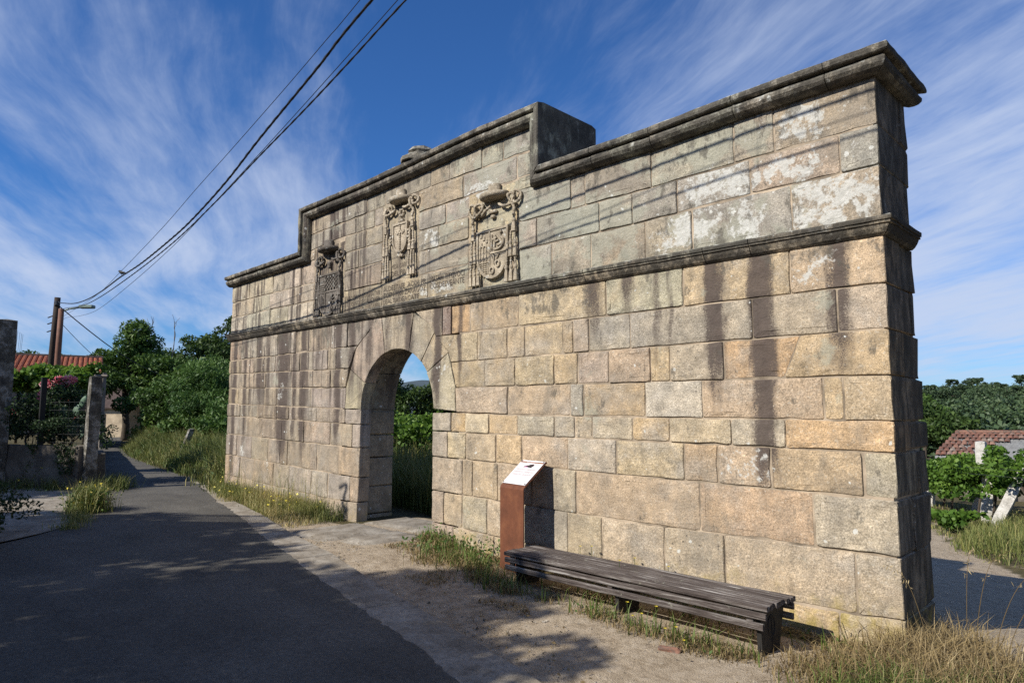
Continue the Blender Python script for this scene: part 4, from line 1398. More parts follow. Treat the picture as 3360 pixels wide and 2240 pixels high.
# ------------------------------------------------------------------ information lectern
LX, LY = -4.02, -.385
LZ = g(LX, LY)
lec = empty('information_lectern', (LX, LY, LZ - .02), R(-10.5), label='rust-brown steel information lectern with white sloping panel beside the bench', cat='lectern')
mb = MB()
hw, hp = .235, 1.0                                      # half width, height of the fold
fold = [(0, -.08), (0, hp - .03), (.006, hp - .008), (.022, hp + .004), (.345, hp + .278)]
th = .012
V = []
for (yy, zz) in fold:
    V += [(-hw, yy, zz), (hw, yy, zz)]
nf = len(fold)
for i, (yy, zz) in enumerate(fold):
    o_ = (th, 0) if i < 2 else (th * .7, -th * .7) if i < 4 else (th * .64, -th * .77)
    V += [(-hw, yy + o_[0], zz + o_[1]), (hw, yy + o_[0], zz + o_[1])]
F = []
for i in range(nf - 1):
    F.append((2 * i, 2 * i + 1, 2 * i + 3, 2 * i + 2))
    a = 2 * nf
    F.append((a + 2 * i, a + 2 * i + 2, a + 2 * i + 3, a + 2 * i + 1))
    F.append((2 * i, 2 * i + 2, a + 2 * i + 2, a + 2 * i))
    F.append((2 * i + 1, a + 2 * i + 1, a + 2 * i + 3, 2 * i + 3))
F.append((2 * nf - 2, 2 * nf - 1, 4 * nf - 1, 4 * nf - 2))
mobj('steel_sheet', V, F, M_CORTEN, lec)
p0, p1 = np.array([0, .034, hp + .018]), np.array([0, .335, hp + .2735])
vv = (p1 - p0) / np.linalg.norm(p1 - p0)
nnn = np.array([0, -vv[2], vv[1]])
PL = np.linalg.norm(p1 - p0)


def onpanel(mb, u0, u1, v0, v1, h0, h1):
    """box on the sloping panel: u across (-1..1), v up the slope (0..1)"""
    V = []
    for u in (u0, u1):
        for v in (v0, v1):
            for h in (h0, h1):
                p = p0 + vv * (v * PL) + nnn * h
                V.append((u * .228, p[1], p[2]))
    mb.add(V, [(0, 1, 3, 2), (4, 6, 7, 5), (0, 4, 5, 1), (2, 3, 7, 6), (0, 2, 6, 4), (1, 5, 7, 3)])
    return mb


pan = onpanel(MB(), -1, 1, 0, 1, .004, .010).build('panel', M_PANEL, lec)
onpanel(MB(), -.98, .98, .895, .95, .010, .0112).build('title_band', M_BAND, pan)
mb = MB()
for i in range(2):
    for k in range(9 - 2 * i):
        onpanel(mb, -.42 + k * .10, -.35 + k * .10, .932 - i * .022, .940 - i * .022, .0112, .0118)
mb.build('title_print', M_PANEL, pan, kind='stuff')
V = []
pf = [(-.42, .70), (-.40, .735), (-.22, .79), (-.06, .80), (-.02, .83), (.22, .855), (.38, .855), (.34, .80), (.40, .795), (.28, .695), (-.06, .71)]
for h in (.010, .0113):
    V += [tuple((u * .228, *(p0 + vv * (v * PL) + nnn * h)[1:])) for u, v in pf]
k = len(pf)
mobj('photo_print', V, [tuple(range(k, 2 * k))[::-1]] + [(i, (i + 1) % k, k + (i + 1) % k, k + i) for i in range(k)], M_PHOTO, pan)
onpanel(MB(), -.30, -.06, .705, .735, .0113, .0118).build('photo_print', M_PINK, pan)
mb = MB()
for col_ in (0, 1):
    v = .64
    for par in range(3):
        for ln in range(5):
            u0 = -.86 + col_ * .90
            onpanel(mb, u0, u0 + .80 * (1 if ln < 4 else rnd.uniform(.4, .8)), v, v + .0065, .010, .0106)
            v -= .0155
        v -= .030
for i in range(5):
    onpanel(mb, -.72 + i * .10, -.64 + i * .10, .06, .068, .010, .0106)
    onpanel(mb, .30 + i * .06, .34 + i * .06, .075 - .01 * (i % 2), .083 - .01 * (i % 2), .010, .0106)
onpanel(mb, -.84, -.78, .055, .075, .010, .0106)
mb.build('text_print', M_PRINT, pan, kind='stuff')
for u in (-.93, .93):
    for v in (.035, .965):
        p = p0 + vv * (v * PL) + nnn * .006
        MB().lathe([(.013, 0), (.013, .007), (.008, .011)], (u * .228, p[1], p[2]), 10).build('bolt', M_STEEL, lec)

# ------------------------------------------------------------------ bench
# seat front edge runs from (-.70,-.97) to its far end
F0, F1 = np.array([-.70, -.965]), np.array([-3.73, -.81])
blen = float(np.linalg.norm(F1 - F0))
bang = math.atan2((F0 - F1)[1], (F0 - F1)[0])
bz = g(-.8, -.8) + .0
bench = empty('slatted_bench', (F1[0], F1[1], bz), bang, label='long low dark timber bench with weathered slats in front of the wall', cat='bench')
SEAT = .40
sl_t, sl_w, gap_ = .042, .049, .007
zl0 = g(F1[0], F1[1]) - bz
rise = lambda x: 0.0


def slat(x0, x1, yc, zc, hw, hh, name='seat_slat'):
    mb = MB()
    ns = 22
    V, F = [], []
    sd = rnd.uniform(0, 50)
    e0, e1 = x0 + rnd.uniform(-.015, .012), x1 + rnd.uniform(-.02, .012)
    for i in range(ns + 1):
        f = i / ns
        x = e0 + (e1 - e0) * f
        oy, oz = .004 * vnoise(x * 1.3 + sd, 1), .004 * vnoise(x * 1.1 + sd, 2)
        b = .006
        for (yy, zz) in ((-hw + b, -hh), (hw - b, -hh), (hw, -hh + b), (hw, hh - b), (hw - b, hh), (-hw + b, hh), (-hw, hh - b), (-hw, -hh + b)):
            w_ = .0022 * vnoise(x * 18 + sd, yy * 90, zz * 90)
            V.append((x, yc + yy + oy + w_, zc + zz + oz + w_))
    for i in range(ns):
        for j in range(8):
            F.append((i * 8 + j, i * 8 + (j + 1) % 8, (i + 1) * 8 + (j + 1) % 8, (i + 1) * 8 + j))
    F += [tuple(range(7, -1, -1)), tuple(ns * 8 + j for j in range(8))]
    F = [f[::-1] for f in F]
    mb.add(V, F)
    return mb.build(name, M_TIMBER, bench)


nsl = 9
for i in range(nsl):
    slat(0, blen, .026 + i * (sl_w + gap_), SEAT - .021, sl_w / 2, .021)
WB = nsl * (sl_w + gap_)
for zc in (SEAT - .085, SEAT - .165):
    slat(.02, blen - .02, .018, zc, .015, .026, 'front_rail')
    slat(.02, blen - .02, WB - .02, zc, .015, .026, 'back_rail')
for xx in (.16, blen / 2, blen - .10):
    # steel end: a plate, wide at the seat, narrow at the ground, with a raised oval mark
    mb = MB()
    P = [(.05, SEAT - .045), (WB - .05, SEAT - .045), (WB - .07, SEAT - .12), (WB * .70, .0), (WB * .70, -.12), (.10, -.12), (.07, .0), (.06, SEAT - .20)]
    k = len(P)
    V = [(xx - .02, y_, z_) for y_, z_ in P] + [(xx + .02, y_, z_) for y_, z_ in P]
    mb.add(V, [tuple(range(k)), tuple(range(2 * k - 1, k - 1, -1))] + [(i, i + k, (i + 1) % k + k, (i + 1) % k) for i in range(k)])
    pl_ = mb.build('leg_plate', M_DARKSTEEL, bench)
    if xx > 2.5:
        mb = MB()
        mb.tube([(xx + .021, WB * .45 + .055 * math.cos(a), SEAT - .20 + .085 * math.sin(a)) for a in np.linspace(0, 2 * math.pi, 21)], .005, 6)
        mb.tube([(xx + .021, WB * .45 + .01 * math.sin(3 * q_), SEAT - .20 + .07 - .34 * q_) for q_ in np.linspace(0, 1, 9)], .005, 6)
        mb.build('raised_emblem', M_DARKSTEEL, pl_)
    for yy in (.034, WB - .06):
        MB().bevbox((xx - .06, yy + .012, SEAT - .125), (.028, .018, .075), .004).build('rail_block', M_TIMBER, bench)

# a brick fragment left in front of the bench
mb = MB().bevbox((0, 0, .008), (.085, .035, .022), .012, .4, .009)
o = mb.build('brick_fragment', M_OLDTILE, None, label='broken reddish brick lying in dry grass before the bench', cat='brick')
o.location = (-1.35, -1.32, g(-1.35, -1.32))

# ------------------------------------------------------------------ poles, cables, bird
def pole(base, top, r0, r1, mat, name, label):
    root = empty(name, base, label=label, cat='pole', group=None)
    b, t_ = Vector(base), Vector(top)
    mb = MB()
    d = t_ - b
    mb.tube([tuple(d * f) for f in (-.06, .25, .5, .75, 1.0)], [r0, r0 * .95 + r1 * .05, (r0 + r1) / 2, r1 * 1.1, r1], 12)
    mb.build('shaft', mat, root, True)
    return root


pA = pole((-28.95, .25, .1), (-28.55, .32, 6.05), .135, .10, M_POLEWOOD, 'utility_pole', 'dark leaning wooden utility pole carrying the cables behind the vine')
pB = pole((-27.95, .30, .1), (-27.90, .32, 5.55), .115, .09, M_POLEBROWN, 'lamp_pole', 'reddish-brown street lamp pole standing beside the wooden utility pole')
mb = MB()
mb.tube([(.04, .04, 5.36), (.22, .21, 5.44), (.50, .48, 5.50)], .03, 8)
mb.build('lamp_arm', M_LAMP, pB, True)
MB().bevbox((.70, .68, 5.53), (.26, .12, .06), .025, R(44)).build('lamp_head', M_LAMP, pB)
for zz in (4.7, 5.0, 5.25):
    MB().box(-.5, .35, -.02, .02, zz, zz + .03).build('bracket', M_IRON, pA)
MB().tube([(.45, 0, 5.75), (.85, -.05, 5.72), (1.05, -.1, 5.55)], .05, 8).build('cable_clamp', M_IRON, pA)
pC = pole((11.5, -3.9, -.25), (11.5, -3.85, 7.6), .16, .12, M_POLEWOOD, 'utility_pole', 'wooden utility pole carrying the cables at the roadside behind the viewer')

WIRES = {
    'twisted thick black cable, the heaviest of the overhead lines, with a bird on it': (.0145, 3, [(-28.5, .3, 5.9), (-27.33, .13, 5.70), (-26.15, -.03, 5.53), (-22.91, -.47, 5.11), (-19.9, -.88, 4.84), (-17.18, -1.25, 4.70), (-14.73, -1.59, 4.64), (-12.98, -1.71, 4.68), (-10.86, -1.87, 4.81), (-9.7, -1.96, 4.93), (-8.33, -2.06, 5.16), (-7.05, -2.16, 5.45), (-5.43, -2.28, 5.78), (-4.18, -2.38, 6.04), (0, -2.75, 6.6), (5, -3.2, 7.1), (11.4, -3.85, 7.4)]),
    'thin overhead wire highest of the lines above the wall': (.0045, 0, [(-27.9, .3, 5.2), (-25.22, -.16, 5.0), (-18.23, -1.11, 4.72), (-14.51, -1.62, 4.76), (-11.58, -1.82, 5.12), (-9.77, -1.96, 5.38), (-8.29, -2.07, 5.58), (-6.37, -2.21, 5.86), (-5.17, -2.30, 6.05), (-4.41, -2.36, 6.17), (0, -2.75, 6.9), (11.4, -3.85, 7.5)]),
    'medium black twisted cable, second thickest and lowest of the overhead lines': (.0100, 2, [(-27.9, .3, 5.5), (-25.37, -.14, 5.25), (-21.24, -.70, 4.82), (-17.83, -1.16, 4.60), (-13.8, -1.65, 4.54), (-10.84, -1.88, 4.70), (-8.68, -2.04, 4.95), (-7.1, -2.16, 5.18), (-5.7, -2.26, 5.38), (-4.63, -2.34, 5.55), (-3.49, -2.43, 5.74), (0, -2.75, 6.2), (11.4, -3.85, 7.2)]),
    'thin wire running close beside the medium twisted cable': (.0045, 0, [(-27.9, .3, 5.1), (-24.55, -.25, 4.85), (-21.11, -.72, 4.52), (-17.7, -1.18, 4.30), (-13.76, -1.66, 4.36), (-10.83, -1.88, 4.64), (-8.68, -2.04, 4.96), (-7.03, -2.16, 5.23), (-5.71, -2.26, 5.45), (-4.63, -2.34, 5.64), (-3.63, -2.42, 5.81), (0, -2.75, 6.4), (11.4, -3.85, 7.3)])}
for lab, (r_, lob, pts) in WIRES.items():
    mb = MB()
    mb.tube([tuple(p) for p in catmull(pts, 40 if lob else 14)], r_, 7, lobes=lob, twist=26.0 if lob else 0, lobe_amp=.22)
    mb.build('overhead_cable', M_CABLE, None, True, label=lab, cat='cable', group='overhead cables along the road')
for i, (q0, q1, lab) in enumerate((((-28.4, .3, 5.75), (-37, 8.5, 3.3), 'black service cable slanting down from the wooden pole to the trees'), ((-27.85, .3, 5.05), (-33.2, 5.2, 3.2), 'thin service wire sagging from the brown lamp pole'))):
    a, b = np.array(q0), np.array(q1)
    pts = [a * (1 - f) + b * f - np.array([0, 0, .5 * math.sin(math.pi * f)]) for f in np.linspace(0, 1, 12)]
    mb = MB()
    mb.tube([tuple(p) for p in pts], .02 if i == 0 else .010, 6)
    mb.build('service_cable', M_CABLE, None, True, label=lab, cat='cable')

bird = empty('bird', (-14.5, -1.615, 4.655), R(200), label='small dark bird perched on the thickest overhead cable', cat='bird')
mb = MB()
mb.tube([(-.07, 0, .045), (-.045, 0, .05), (0, 0, .055), (.04, 0, .072), (.065, 0, .092), (.085, 0, .098), (.10, 0, .094), (.118, 0, .090)], [.012, .024, .034, .032, .024, .023, .012, .003], 9)
mb.build('body', M_IRON, bird, True)
mb = MB()
mb.add([(-.05, -.015, .05), (-.05, .015, .05), (-.17, .03, .02), (-.17, -.03, .02), (-.05, 0, .06), (-.16, 0, .03)], [(0, 3, 5, 4), (4, 5, 2, 1), (0, 1, 2, 3)])
mb.build('tail', M_IRON, bird)
for s_ in (-1, 1):
    mb = MB()
    mb.add([(.04, s_ * .03, .075), (-.02, s_ * .04, .06), (-.12, s_ * .02, .045), (-.02, s_ * .03, .085)], [(0, 1, 2, 3), (3, 2, 1, 0)])
    mb.build('wing', M_IRON, bird)
    MB().tube([(.0, s_ * .012, .03), (.005, s_ * .012, -.01)], .003, 5).build('foot', M_IRON, bird)

# ------------------------------------------------------------------ foliage tools
def unit(v):
    return v / (np.linalg.norm(v, axis=-1, keepdims=True) + 1e-9)


def leaves(name, C_, size, mat, parent=None, aspect=.5, upb=.6, tone=None, droop=0.0, along=None, fold=.25, seed=1, **kw):
    """one folded diamond per point; size may be an array"""
    r = np.random.default_rng(seed)
    n = len(C_)
    nr = unit(r.normal(size=(n, 3)) + np.array([0, 0, upb]))
    tg = r.normal(size=(n, 3)) + np.array([0, 0, -droop])
    if along is not None:
        tg = along + .35 * r.normal(size=(n, 3))
    tg = unit(tg - nr * (tg * nr).sum(1, keepdims=True))
    bt = np.cross(nr, tg)
    s = (np.ones(n) * size * r.uniform(.65, 1.3, n))[:, None]
    b = s * aspect
    V = np.empty((n, 4, 3))
    V[:, 0] = C_ - tg * s
    V[:, 1] = C_ + bt * b + nr * b * fold
    V[:, 2] = C_ + tg * s
    V[:, 3] = C_ - bt * b + nr * b * fold
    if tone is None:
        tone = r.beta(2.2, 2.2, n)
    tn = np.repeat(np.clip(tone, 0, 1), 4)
    return npobj(name, V.reshape(-1, 3), np.arange(4 * n), np.full(n, 4), mat, parent, tone=tn, **kw)


def clumps(r, center, radii, k, rc, fill=.45, flat=.85):
    """centres and radii of leaf clumps in an ellipsoid, most of them near its surface"""
    d = unit(r.normal(size=(k, 3)))
    d[:, 2] = np.where(d[:, 2] < -.5, -d[:, 2], d[:, 2])
    f = (fill + (1 - fill) * r.random(k) ** .6)[:, None]
    c = np.array(center) + d * f * np.array(radii)
    rr = rc * r.uniform(.55, 1.35, k)
    return c, rr


def clump_points(r, c, rr, n, flat=.7):
    p = rr ** 2
    i = r.choice(len(c), n, p=p / p.sum())
    d = unit(r.normal(size=(n, 3)))
    rad = rr[i] * (.35 + .65 * r.random(n) ** .5)
    P = c[i] + d * rad[:, None] * np.array([1, 1, flat])
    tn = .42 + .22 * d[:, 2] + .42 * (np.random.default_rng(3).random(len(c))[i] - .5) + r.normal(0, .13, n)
    return P, tn


def tree(name, label, base, crowns, nleaf, lsize, mat, seed, trunk_r=.18, cat='tree', group=None, rc=.9, k=40, aspect=.5, limbs=9, upb=.6, droop=.0, lean=(0, 0), bark=None, fill=.45):
    """crowns: list of (offset centre, radii) above the base"""
    r = np.random.default_rng(seed)
    root = empty(name, base, label=label, cat=cat, group=group)
    vol = np.array([np.prod(c[1]) ** (2 / 3) for c in crowns])
    CC, RR = [], []
    for (cen, rad), v in zip(crowns, vol / vol.sum()):
        c, q_ = clumps(r, cen, rad, max(5, int(k * v)), rc, fill)
        CC.append(c)
        RR.append(q_)
    CC, RR = np.concatenate(CC), np.concatenate(RR)
    mb = MB()
    top = np.array(crowns[0][0]) + np.array([lean[0], lean[1], crowns[0][1][2] * .35])
    pts = [np.array([0, 0, -.15])] + [top * f + np.array([.12 * math.sin(f * 5 + seed), .12 * math.cos(f * 4 + seed), 0]) * (f > 0) for f in (.2, .42, .65, .85, 1.0)]
    mb.tube([tuple(p) for p in catmull(pts, 3)], list(np.linspace(trunk_r * 1.25, trunk_r * .25, len(catmull(pts, 3)))), 8)
    pick = r.choice(len(CC), min(limbs, len(CC)), replace=False)
    for i in pick:
        f = r.uniform(.3, .8)
        a = top * f
        b = CC[i]
        mid = (a + b) / 2 + np.array([0, 0, .12 * np.linalg.norm(b - a)])
        P = catmull([a, mid, b], 4)
        mb.tube([tuple(p) for p in P], list(np.linspace(trunk_r * .45 * (1.1 - f), trunk_r * .06, len(P))), 6)
    mb.build('trunk', bark or M_BARK, root, True)
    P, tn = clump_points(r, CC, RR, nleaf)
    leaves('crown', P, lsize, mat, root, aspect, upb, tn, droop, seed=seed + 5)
    return root


def blades(name, P, H, W, mat, parent=None, bend=.5, tone=None, wind=(0, 0), seed=1, **kw):
    """curved grass blades at points P"""
    r = np.random.default_rng(seed)
    n = len(P)
    a = r.uniform(0, 2 * np.pi, n)
    ld = np.stack([np.cos(a), np.sin(a), np.zeros(n)], 1)
    sd = np.stack([-np.sin(a + r.normal(0, .6, n)), np.cos(a), np.zeros(n)], 1)
    H = (np.ones(n) * H)[:, None]
    W = (np.ones(n) * W)[:, None]
    bd = (bend * r.uniform(.2, 1.5, n))[:, None]
    wv = np.array([wind[0], wind[1], 0])
    up = np.array([0, 0, 1.0])
    p1 = P + up * H * .55 + ld * H * bd * .22 + wv * H * .3
    p2 = P + up * H * (1 - .25 * bd) + ld * H * bd * .8 + wv * H
    V = np.empty((n, 5, 3))
    V[:, 0] = P - sd * W
    V[:, 1] = P + sd * W
    V[:, 2] = p1 - sd * W * .7
    V[:, 3] = p1 + sd * W * .7
    V[:, 4] = p2
    b = (np.arange(n) * 5)[:, None]
    loops = np.concatenate([b + np.array([0, 1, 3, 2]), b + np.array([2, 3, 4])], 1).ravel()
    tot = np.tile([4, 3], n)
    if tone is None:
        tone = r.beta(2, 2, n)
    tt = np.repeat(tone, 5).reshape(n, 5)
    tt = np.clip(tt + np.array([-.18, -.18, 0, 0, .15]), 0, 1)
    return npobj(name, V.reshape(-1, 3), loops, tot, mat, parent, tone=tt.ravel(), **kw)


def scatter(r, n, x0, x1, y0, y1, keep=None):
    p = np.stack([r.uniform(x0, x1, n), r.uniform(y0, y1, n)], 1)
    if keep is not None:
        p = p[keep(p[:, 0], p[:, 1], r)]
    return np.concatenate([p, G(p[:, 0], p[:, 1])[:, None] - .01], 1)


def tuft_points(r, centers, n, rad):
    c = np.array(centers)
    i = r.integers(0, len(c), n)
    p = c[i, :2] + r.normal(0, 1, (n, 2)) * (np.array(rad)[i] if np.ndim(rad) else rad)[..., None] * .5 if np.ndim(rad) else c[i, :2] + r.normal(0, rad * .5, (n, 2))
    return np.concatenate([p, G(p[:, 0], p[:, 1])[:, None] - .01], 1)


def heads(r, P, H, nper, spread, lean):
    """points of seed heads above grass stems"""
    top = P + np.stack([r.normal(0, spread, len(P)), r.normal(0, spread, len(P)), H], 1)
    i = np.repeat(np.arange(len(P)), nper)
    return top[i] + r.normal(0, .02, (len(i), 3)) * np.array([1, 1, 2.0])


r = np.random.default_rng(21)
# ---- grass at the foot of the left half of the wall
edge = lambda x: np.interp(x, [p[0] for p in se], [p[1] for p in se])
kv = lambda x, y, r_: (y < -.02) & (y > edge(x) + .45 - .25 * (x < -11) + .12 * r_.normal(size=len(x))) & ((x < -8.6) | (r_.random(len(x)) < .25)) & (x < -8.05)
P = scatter(r, 26000, -13.0, -8.0, -1.5, 0.0, kv)
dry = np.clip(.55 + .35 * np.sin(P[:, 0] * 1.7) * np.cos(P[:, 1] * 3.0) + .25 * (P[:, 1] < -.5) + r.normal(0, .15, len(P)), 0, 1)
near_wall = np.clip(1 + P[:, 1] / .8, 0, 1)
H = (.06 + .24 * near_wall) * r.uniform(.5, 1.5, len(P))
blades('verge_grass', P, H, .0045, L_MIX, tone=dry, bend=.7, seed=2, label='sunlit dry and green grass verge below the stained left half of the wall', cat='grass', kind='stuff')
T = scatter(r, 420, -12.9, -8.1, -1.0, -.02, kv)
blades('tall_stems', T, r.uniform(.45, .95, len(T)), .0035, L_MIX, tone=np.clip(r.normal(.6, .2, len(T)), 0, 1), bend=.35, seed=4, label='tall thin grass stems standing against the stained wall left of the arch', cat='grass', kind='stuff')
Y = scatter(r, 150, -12.6, -8.3, -1.0, -.1, kv)
Y[:, 2] += r.uniform(.18, .38, len(Y))
leaves('yellow_flowers', Y, .020, L_YEL, upb=1.5, aspect=.9, seed=3, label='scattered small yellow flower heads over the verge left of the arch', cat='flowers', kind='stuff')

# ---- weeds right of the arch, round the lectern and under the bench
cen, rad_, cnt = [], [], []
for (x, y, w_, n_) in ((-5.75, -.10, .35, 1500), (-5.2, -.30, .35, 1700), (-4.75, -.5, .4, 1700), (-4.4, -.62, .3, 900), (-3.95, -.85, .35, 1200), (-3.5, -1.02, .3, 1000), (-5.0, -.75, .5, 900),
                       (-3.0, -.95, .25, 500), (-2.3, -1.0, .3, 900), (-1.8, -1.08, .3, 1000), (-1.35, -1.05, .3, 1000), (-.95, -1.05, .25, 700), (-2.6, -.55, .5, 500), (-1.6, -.35, .5, 700), (-.4, -.35, .3, 500)):
    cen.append((x, y, w_, n_))
PP = []
for (x, y, w_, n_) in cen:
    p = np.stack([r.normal(x, w_ * .5, n_), np.minimum(r.normal(y, w_ * .28, n_), -.03)], 1)
    PP.append(np.concatenate([p, G(p[:, 0], p[:, 1])[:, None] - .01], 1))
P = np.concatenate(PP)
P = P[r.random(len(P)) < np.where(P[:, 0] > -3.3, .4, .5)]
blades('weeds', P, np.where(P[:, 0] > -3.3, .055, .07) * r.uniform(.4, 2.0, len(P)), .004, L_DRY, tone=np.clip(r.normal(.40, .2, len(P)), 0, 1), bend=.9, seed=6, label='dry weedy tufts round the lectern and under the bench', cat='grass', kind='stuff')
Pg = P[r.random(len(P)) < .16]
blades('green_weeds', Pg, .12 * r.uniform(.5, 2.2, len(Pg)), .0055, L_GRASS, tone=np.clip(r.normal(.4, .2, len(Pg)), 0, 1), bend=.6, seed=7, label='green weeds among the dry tufts along the right foot of the wall', cat='weeds', kind='stuff')
LB = scatter(r, 520, -5.9, -4.3, -.7, -.05)
LB[:, 2] += r.uniform(0, .28, len(LB)) * np.clip(1 + LB[:, 1] / .8, .1, 1)
leaves('broadleaf_weeds', LB, .028, L_BRAM, seed=8, label='low broad-leaved weeds at the wall foot between arch and lectern', cat='weeds', kind='stuff')
YF = np.array([(-1.95, -1.05, .20), (-1.85, -1.12, .12), (-1.62, -1.1, .24), (-1.5, -1.16, .10), (-1.42, -1.12, .12), (-1.3, -1.2, .06), (-3.2, -.15, .38), (-3.05, -.14, .40), (-2.5, -.12, .36), (-2.1, -.12, .34), (-1.75, -1.13, .16), (-2.35, -.6, .43)])
for i, (x, y, h) in enumerate(YF):
    fl = empty('dandelion', (x, y, g(x, y)), label='yellow dandelion-like flower on a thin stem by the bench', cat='flower', group='yellow flowers by the bench')
    MB().tube([(0, 0, -.02), (.01, .005, h * .5), (.0, .012, h)], .0025, 5).build('stem', L_GRASS, fl)
    n_ = 12
    V, F = [], []
    for j in range(n_):
        a = 2 * math.pi * j / n_
        V += [(0, .012, h), (.018 * math.cos(a), .012 + .018 * math.sin(a), h + .004), (.018 * math.cos(a + .45), .012 + .018 * math.sin(a + .45), h + .006)]
        F.append((3 * j, 3 * j + 1, 3 * j + 2))
    mobj('flower_head', V, F, L_YEL, fl)

Pm = scatter(r, 16000, -5.9, .6, -1.5, -.03, lambda x, y, r_: (y > -.16 - .16 * r_.random(len(x))) | ((np.sin(x * 3.7) + np.sin(x * 1.3 + y * 4) > .55) & (x > -4.6) & (y < -.85)) | ((x < -3.6) & (y > -.9 - .15 * np.sin(x * 6))))
blades('matted_grass', Pm, r.uniform(.02, .085, len(Pm)), .0042, L_DRY, tone=np.clip(r.normal(.36, .24, len(Pm)), 0, 1), bend=1.9, seed=24, label='matted dead grass built up along the right foot of the wall', cat='grass', kind='stuff')
Bw = scatter(r, 900, -4.4, .4, -1.3, -.04, lambda x, y, r_: (y > -.25) | (np.sin(x * 5.1 + 1) + np.sin(y * 9 + x) > 1.0))
Bw[:, 2] += r.uniform(.0, .07, len(Bw))
leaves('low_weeds', Bw, .022, L_BRAM, aspect=.45, upb=1.6, seed=25, label='small flat green weeds among the dead grass by the bench', cat='weeds', kind='stuff')
Lt = scatter(r, 1500, -9.0, 2.0, -3.6, -.1, lambda x, y, r_: (y > edge(x) - .25) & (r_.random(len(x)) < .5 + .5 * np.sin(x * 2 + y * 3)))
leaves('leaf_litter', Lt + np.array([0, 0, .035]), .018, L_DRY, aspect=.5, upb=3.0, seed=26, tone=np.clip(r.normal(.1, .12, len(Lt)), 0, 1), label='fallen brown leaves and twigs strewn along gutter and forecourt', cat='leaf litter', kind='stuff')
# ---- big tussock of dry grass at the right-hand corner
P1 = tuft_points(r, [(.55, -.42), (.30, -.62), (.75, -.72), (.15, -.9), (.55, -1.1), (.1, -.25), (.85, -.35), (.45, -.1), (.3, .15)], 6000, .40)
P1 = P1[~((P1[:, 0] < .03) & (P1[:, 1] > -.03))]
blades('grass_tussock', P1, r.uniform(.08, .38, len(P1)), .004, L_DRY, tone=np.clip(r.normal(.36, .22, len(P1)), 0, 1), bend=1.1, seed=9, label='dense straw-coloured dry grass tussock at the right corner of the wall', cat='grass', kind='stuff')
P2 = tuft_points(r, [(.75, -1.05), (.45, -1.25), (1.0, -.85), (.25, -1.15)], 4200, .46)
blades('green_tussock', P2, r.uniform(.08, .30, len(P2)), .0045, L_GRASS, tone=np.clip(r.normal(.42, .2, len(P2)), 0, 1), bend=.9, seed=10, label='green grass in front of the dry tussock at the right corner', cat='grass', kind='stuff')
P3 = np.concatenate([tuft_points(r, [(-.1, -1.1), (-.35, -.9), (-.15, -.55), (.0, -1.4)], 2600, .35), tuft_points(r, [(1.3, -.6), (1.5, -1.0), (1.2, -.2)], 1500, .5)])
P3 = P3[P3[:, 1] < -.04]
blades('short_dry_grass', P3, r.uniform(.04, .15, len(P3)), .004, L_DRY, tone=np.clip(r.normal(.35, .2, len(P3)), 0, 1), bend=1.0, seed=12, label='short dry grass thinning out onto the grit near the bench end', cat='grass', kind='stuff')
for i, (x, y, h, lx, ly) in enumerate(((.52, -.25, .95, .25, .05), (.62, -.2, .85, .42, .1), (.7, -.35, .8, .5, .0), (.25, -.3, .75, -.28, .0), (.45, -.12, .9, .05, .12), (.8, -.4, .6, .45, -.05))):
    st = empty('oat_stalk', (x, y, g(x, y)), label='tall wild oat stalk with drooping seed head rising from the dry tussock', cat='grass stalk', group='wild oat stalks in the tussock')
    pts = catmull([(0, 0, -.02), (lx * .15, ly * .15, h * .45), (lx * .5, ly * .5, h * .85), (lx, ly, h * .98)], 6)
    MB().tube([tuple(p) for p in pts], list(np.linspace(.003, .0012, len(pts))), 5).build('stem', L_DRY, st)
    tip = np.array(pts[-8:])[r.integers(0, 8, 26)] + r.normal(0, .018, (26, 3)) + np.array([0, 0, -.015])
    leaves('seed_head', tip, .020, L_DRY, st, aspect=.16, droop=1.2, seed=30 + i, tone=np.full(26, .8), kind='stuff')

# thin grass along gutter and scattered litter on the grit
P4 = scatter(r, 3800, -8.5, 2.5, -3.6, -.5, lambda x, y, r_: (y > edge(x) + .48) & (np.sin(x * 2.3 + 1) * np.cos(y * 3.1) + .5 * np.sin(x * 7.1 + y * 5) > .55))
blades('sparse_grass', P4, r.uniform(.015, .06, len(P4)), .0035, L_DRY, tone=np.clip(r.normal(.25, .2, len(P4)), 0, 1), bend=1.3, seed=14, label='sparse flattened dry grass on the grit forecourt', cat='grass', kind='stuff')
S = scatter(r, 2600, -9, 3, -4, 0, lambda x, y, r_: y > edge(x) + .02)
leaves('grit_pebbles', S + np.array([0, 0, .012]), .011 * r.uniform(.5, 1.8, len(S)), M_CONCRETE, aspect=.9, upb=4, fold=-.8, seed=15, label='small pebbles and grit strewn on the forecourt', cat='pebbles', kind='stuff')

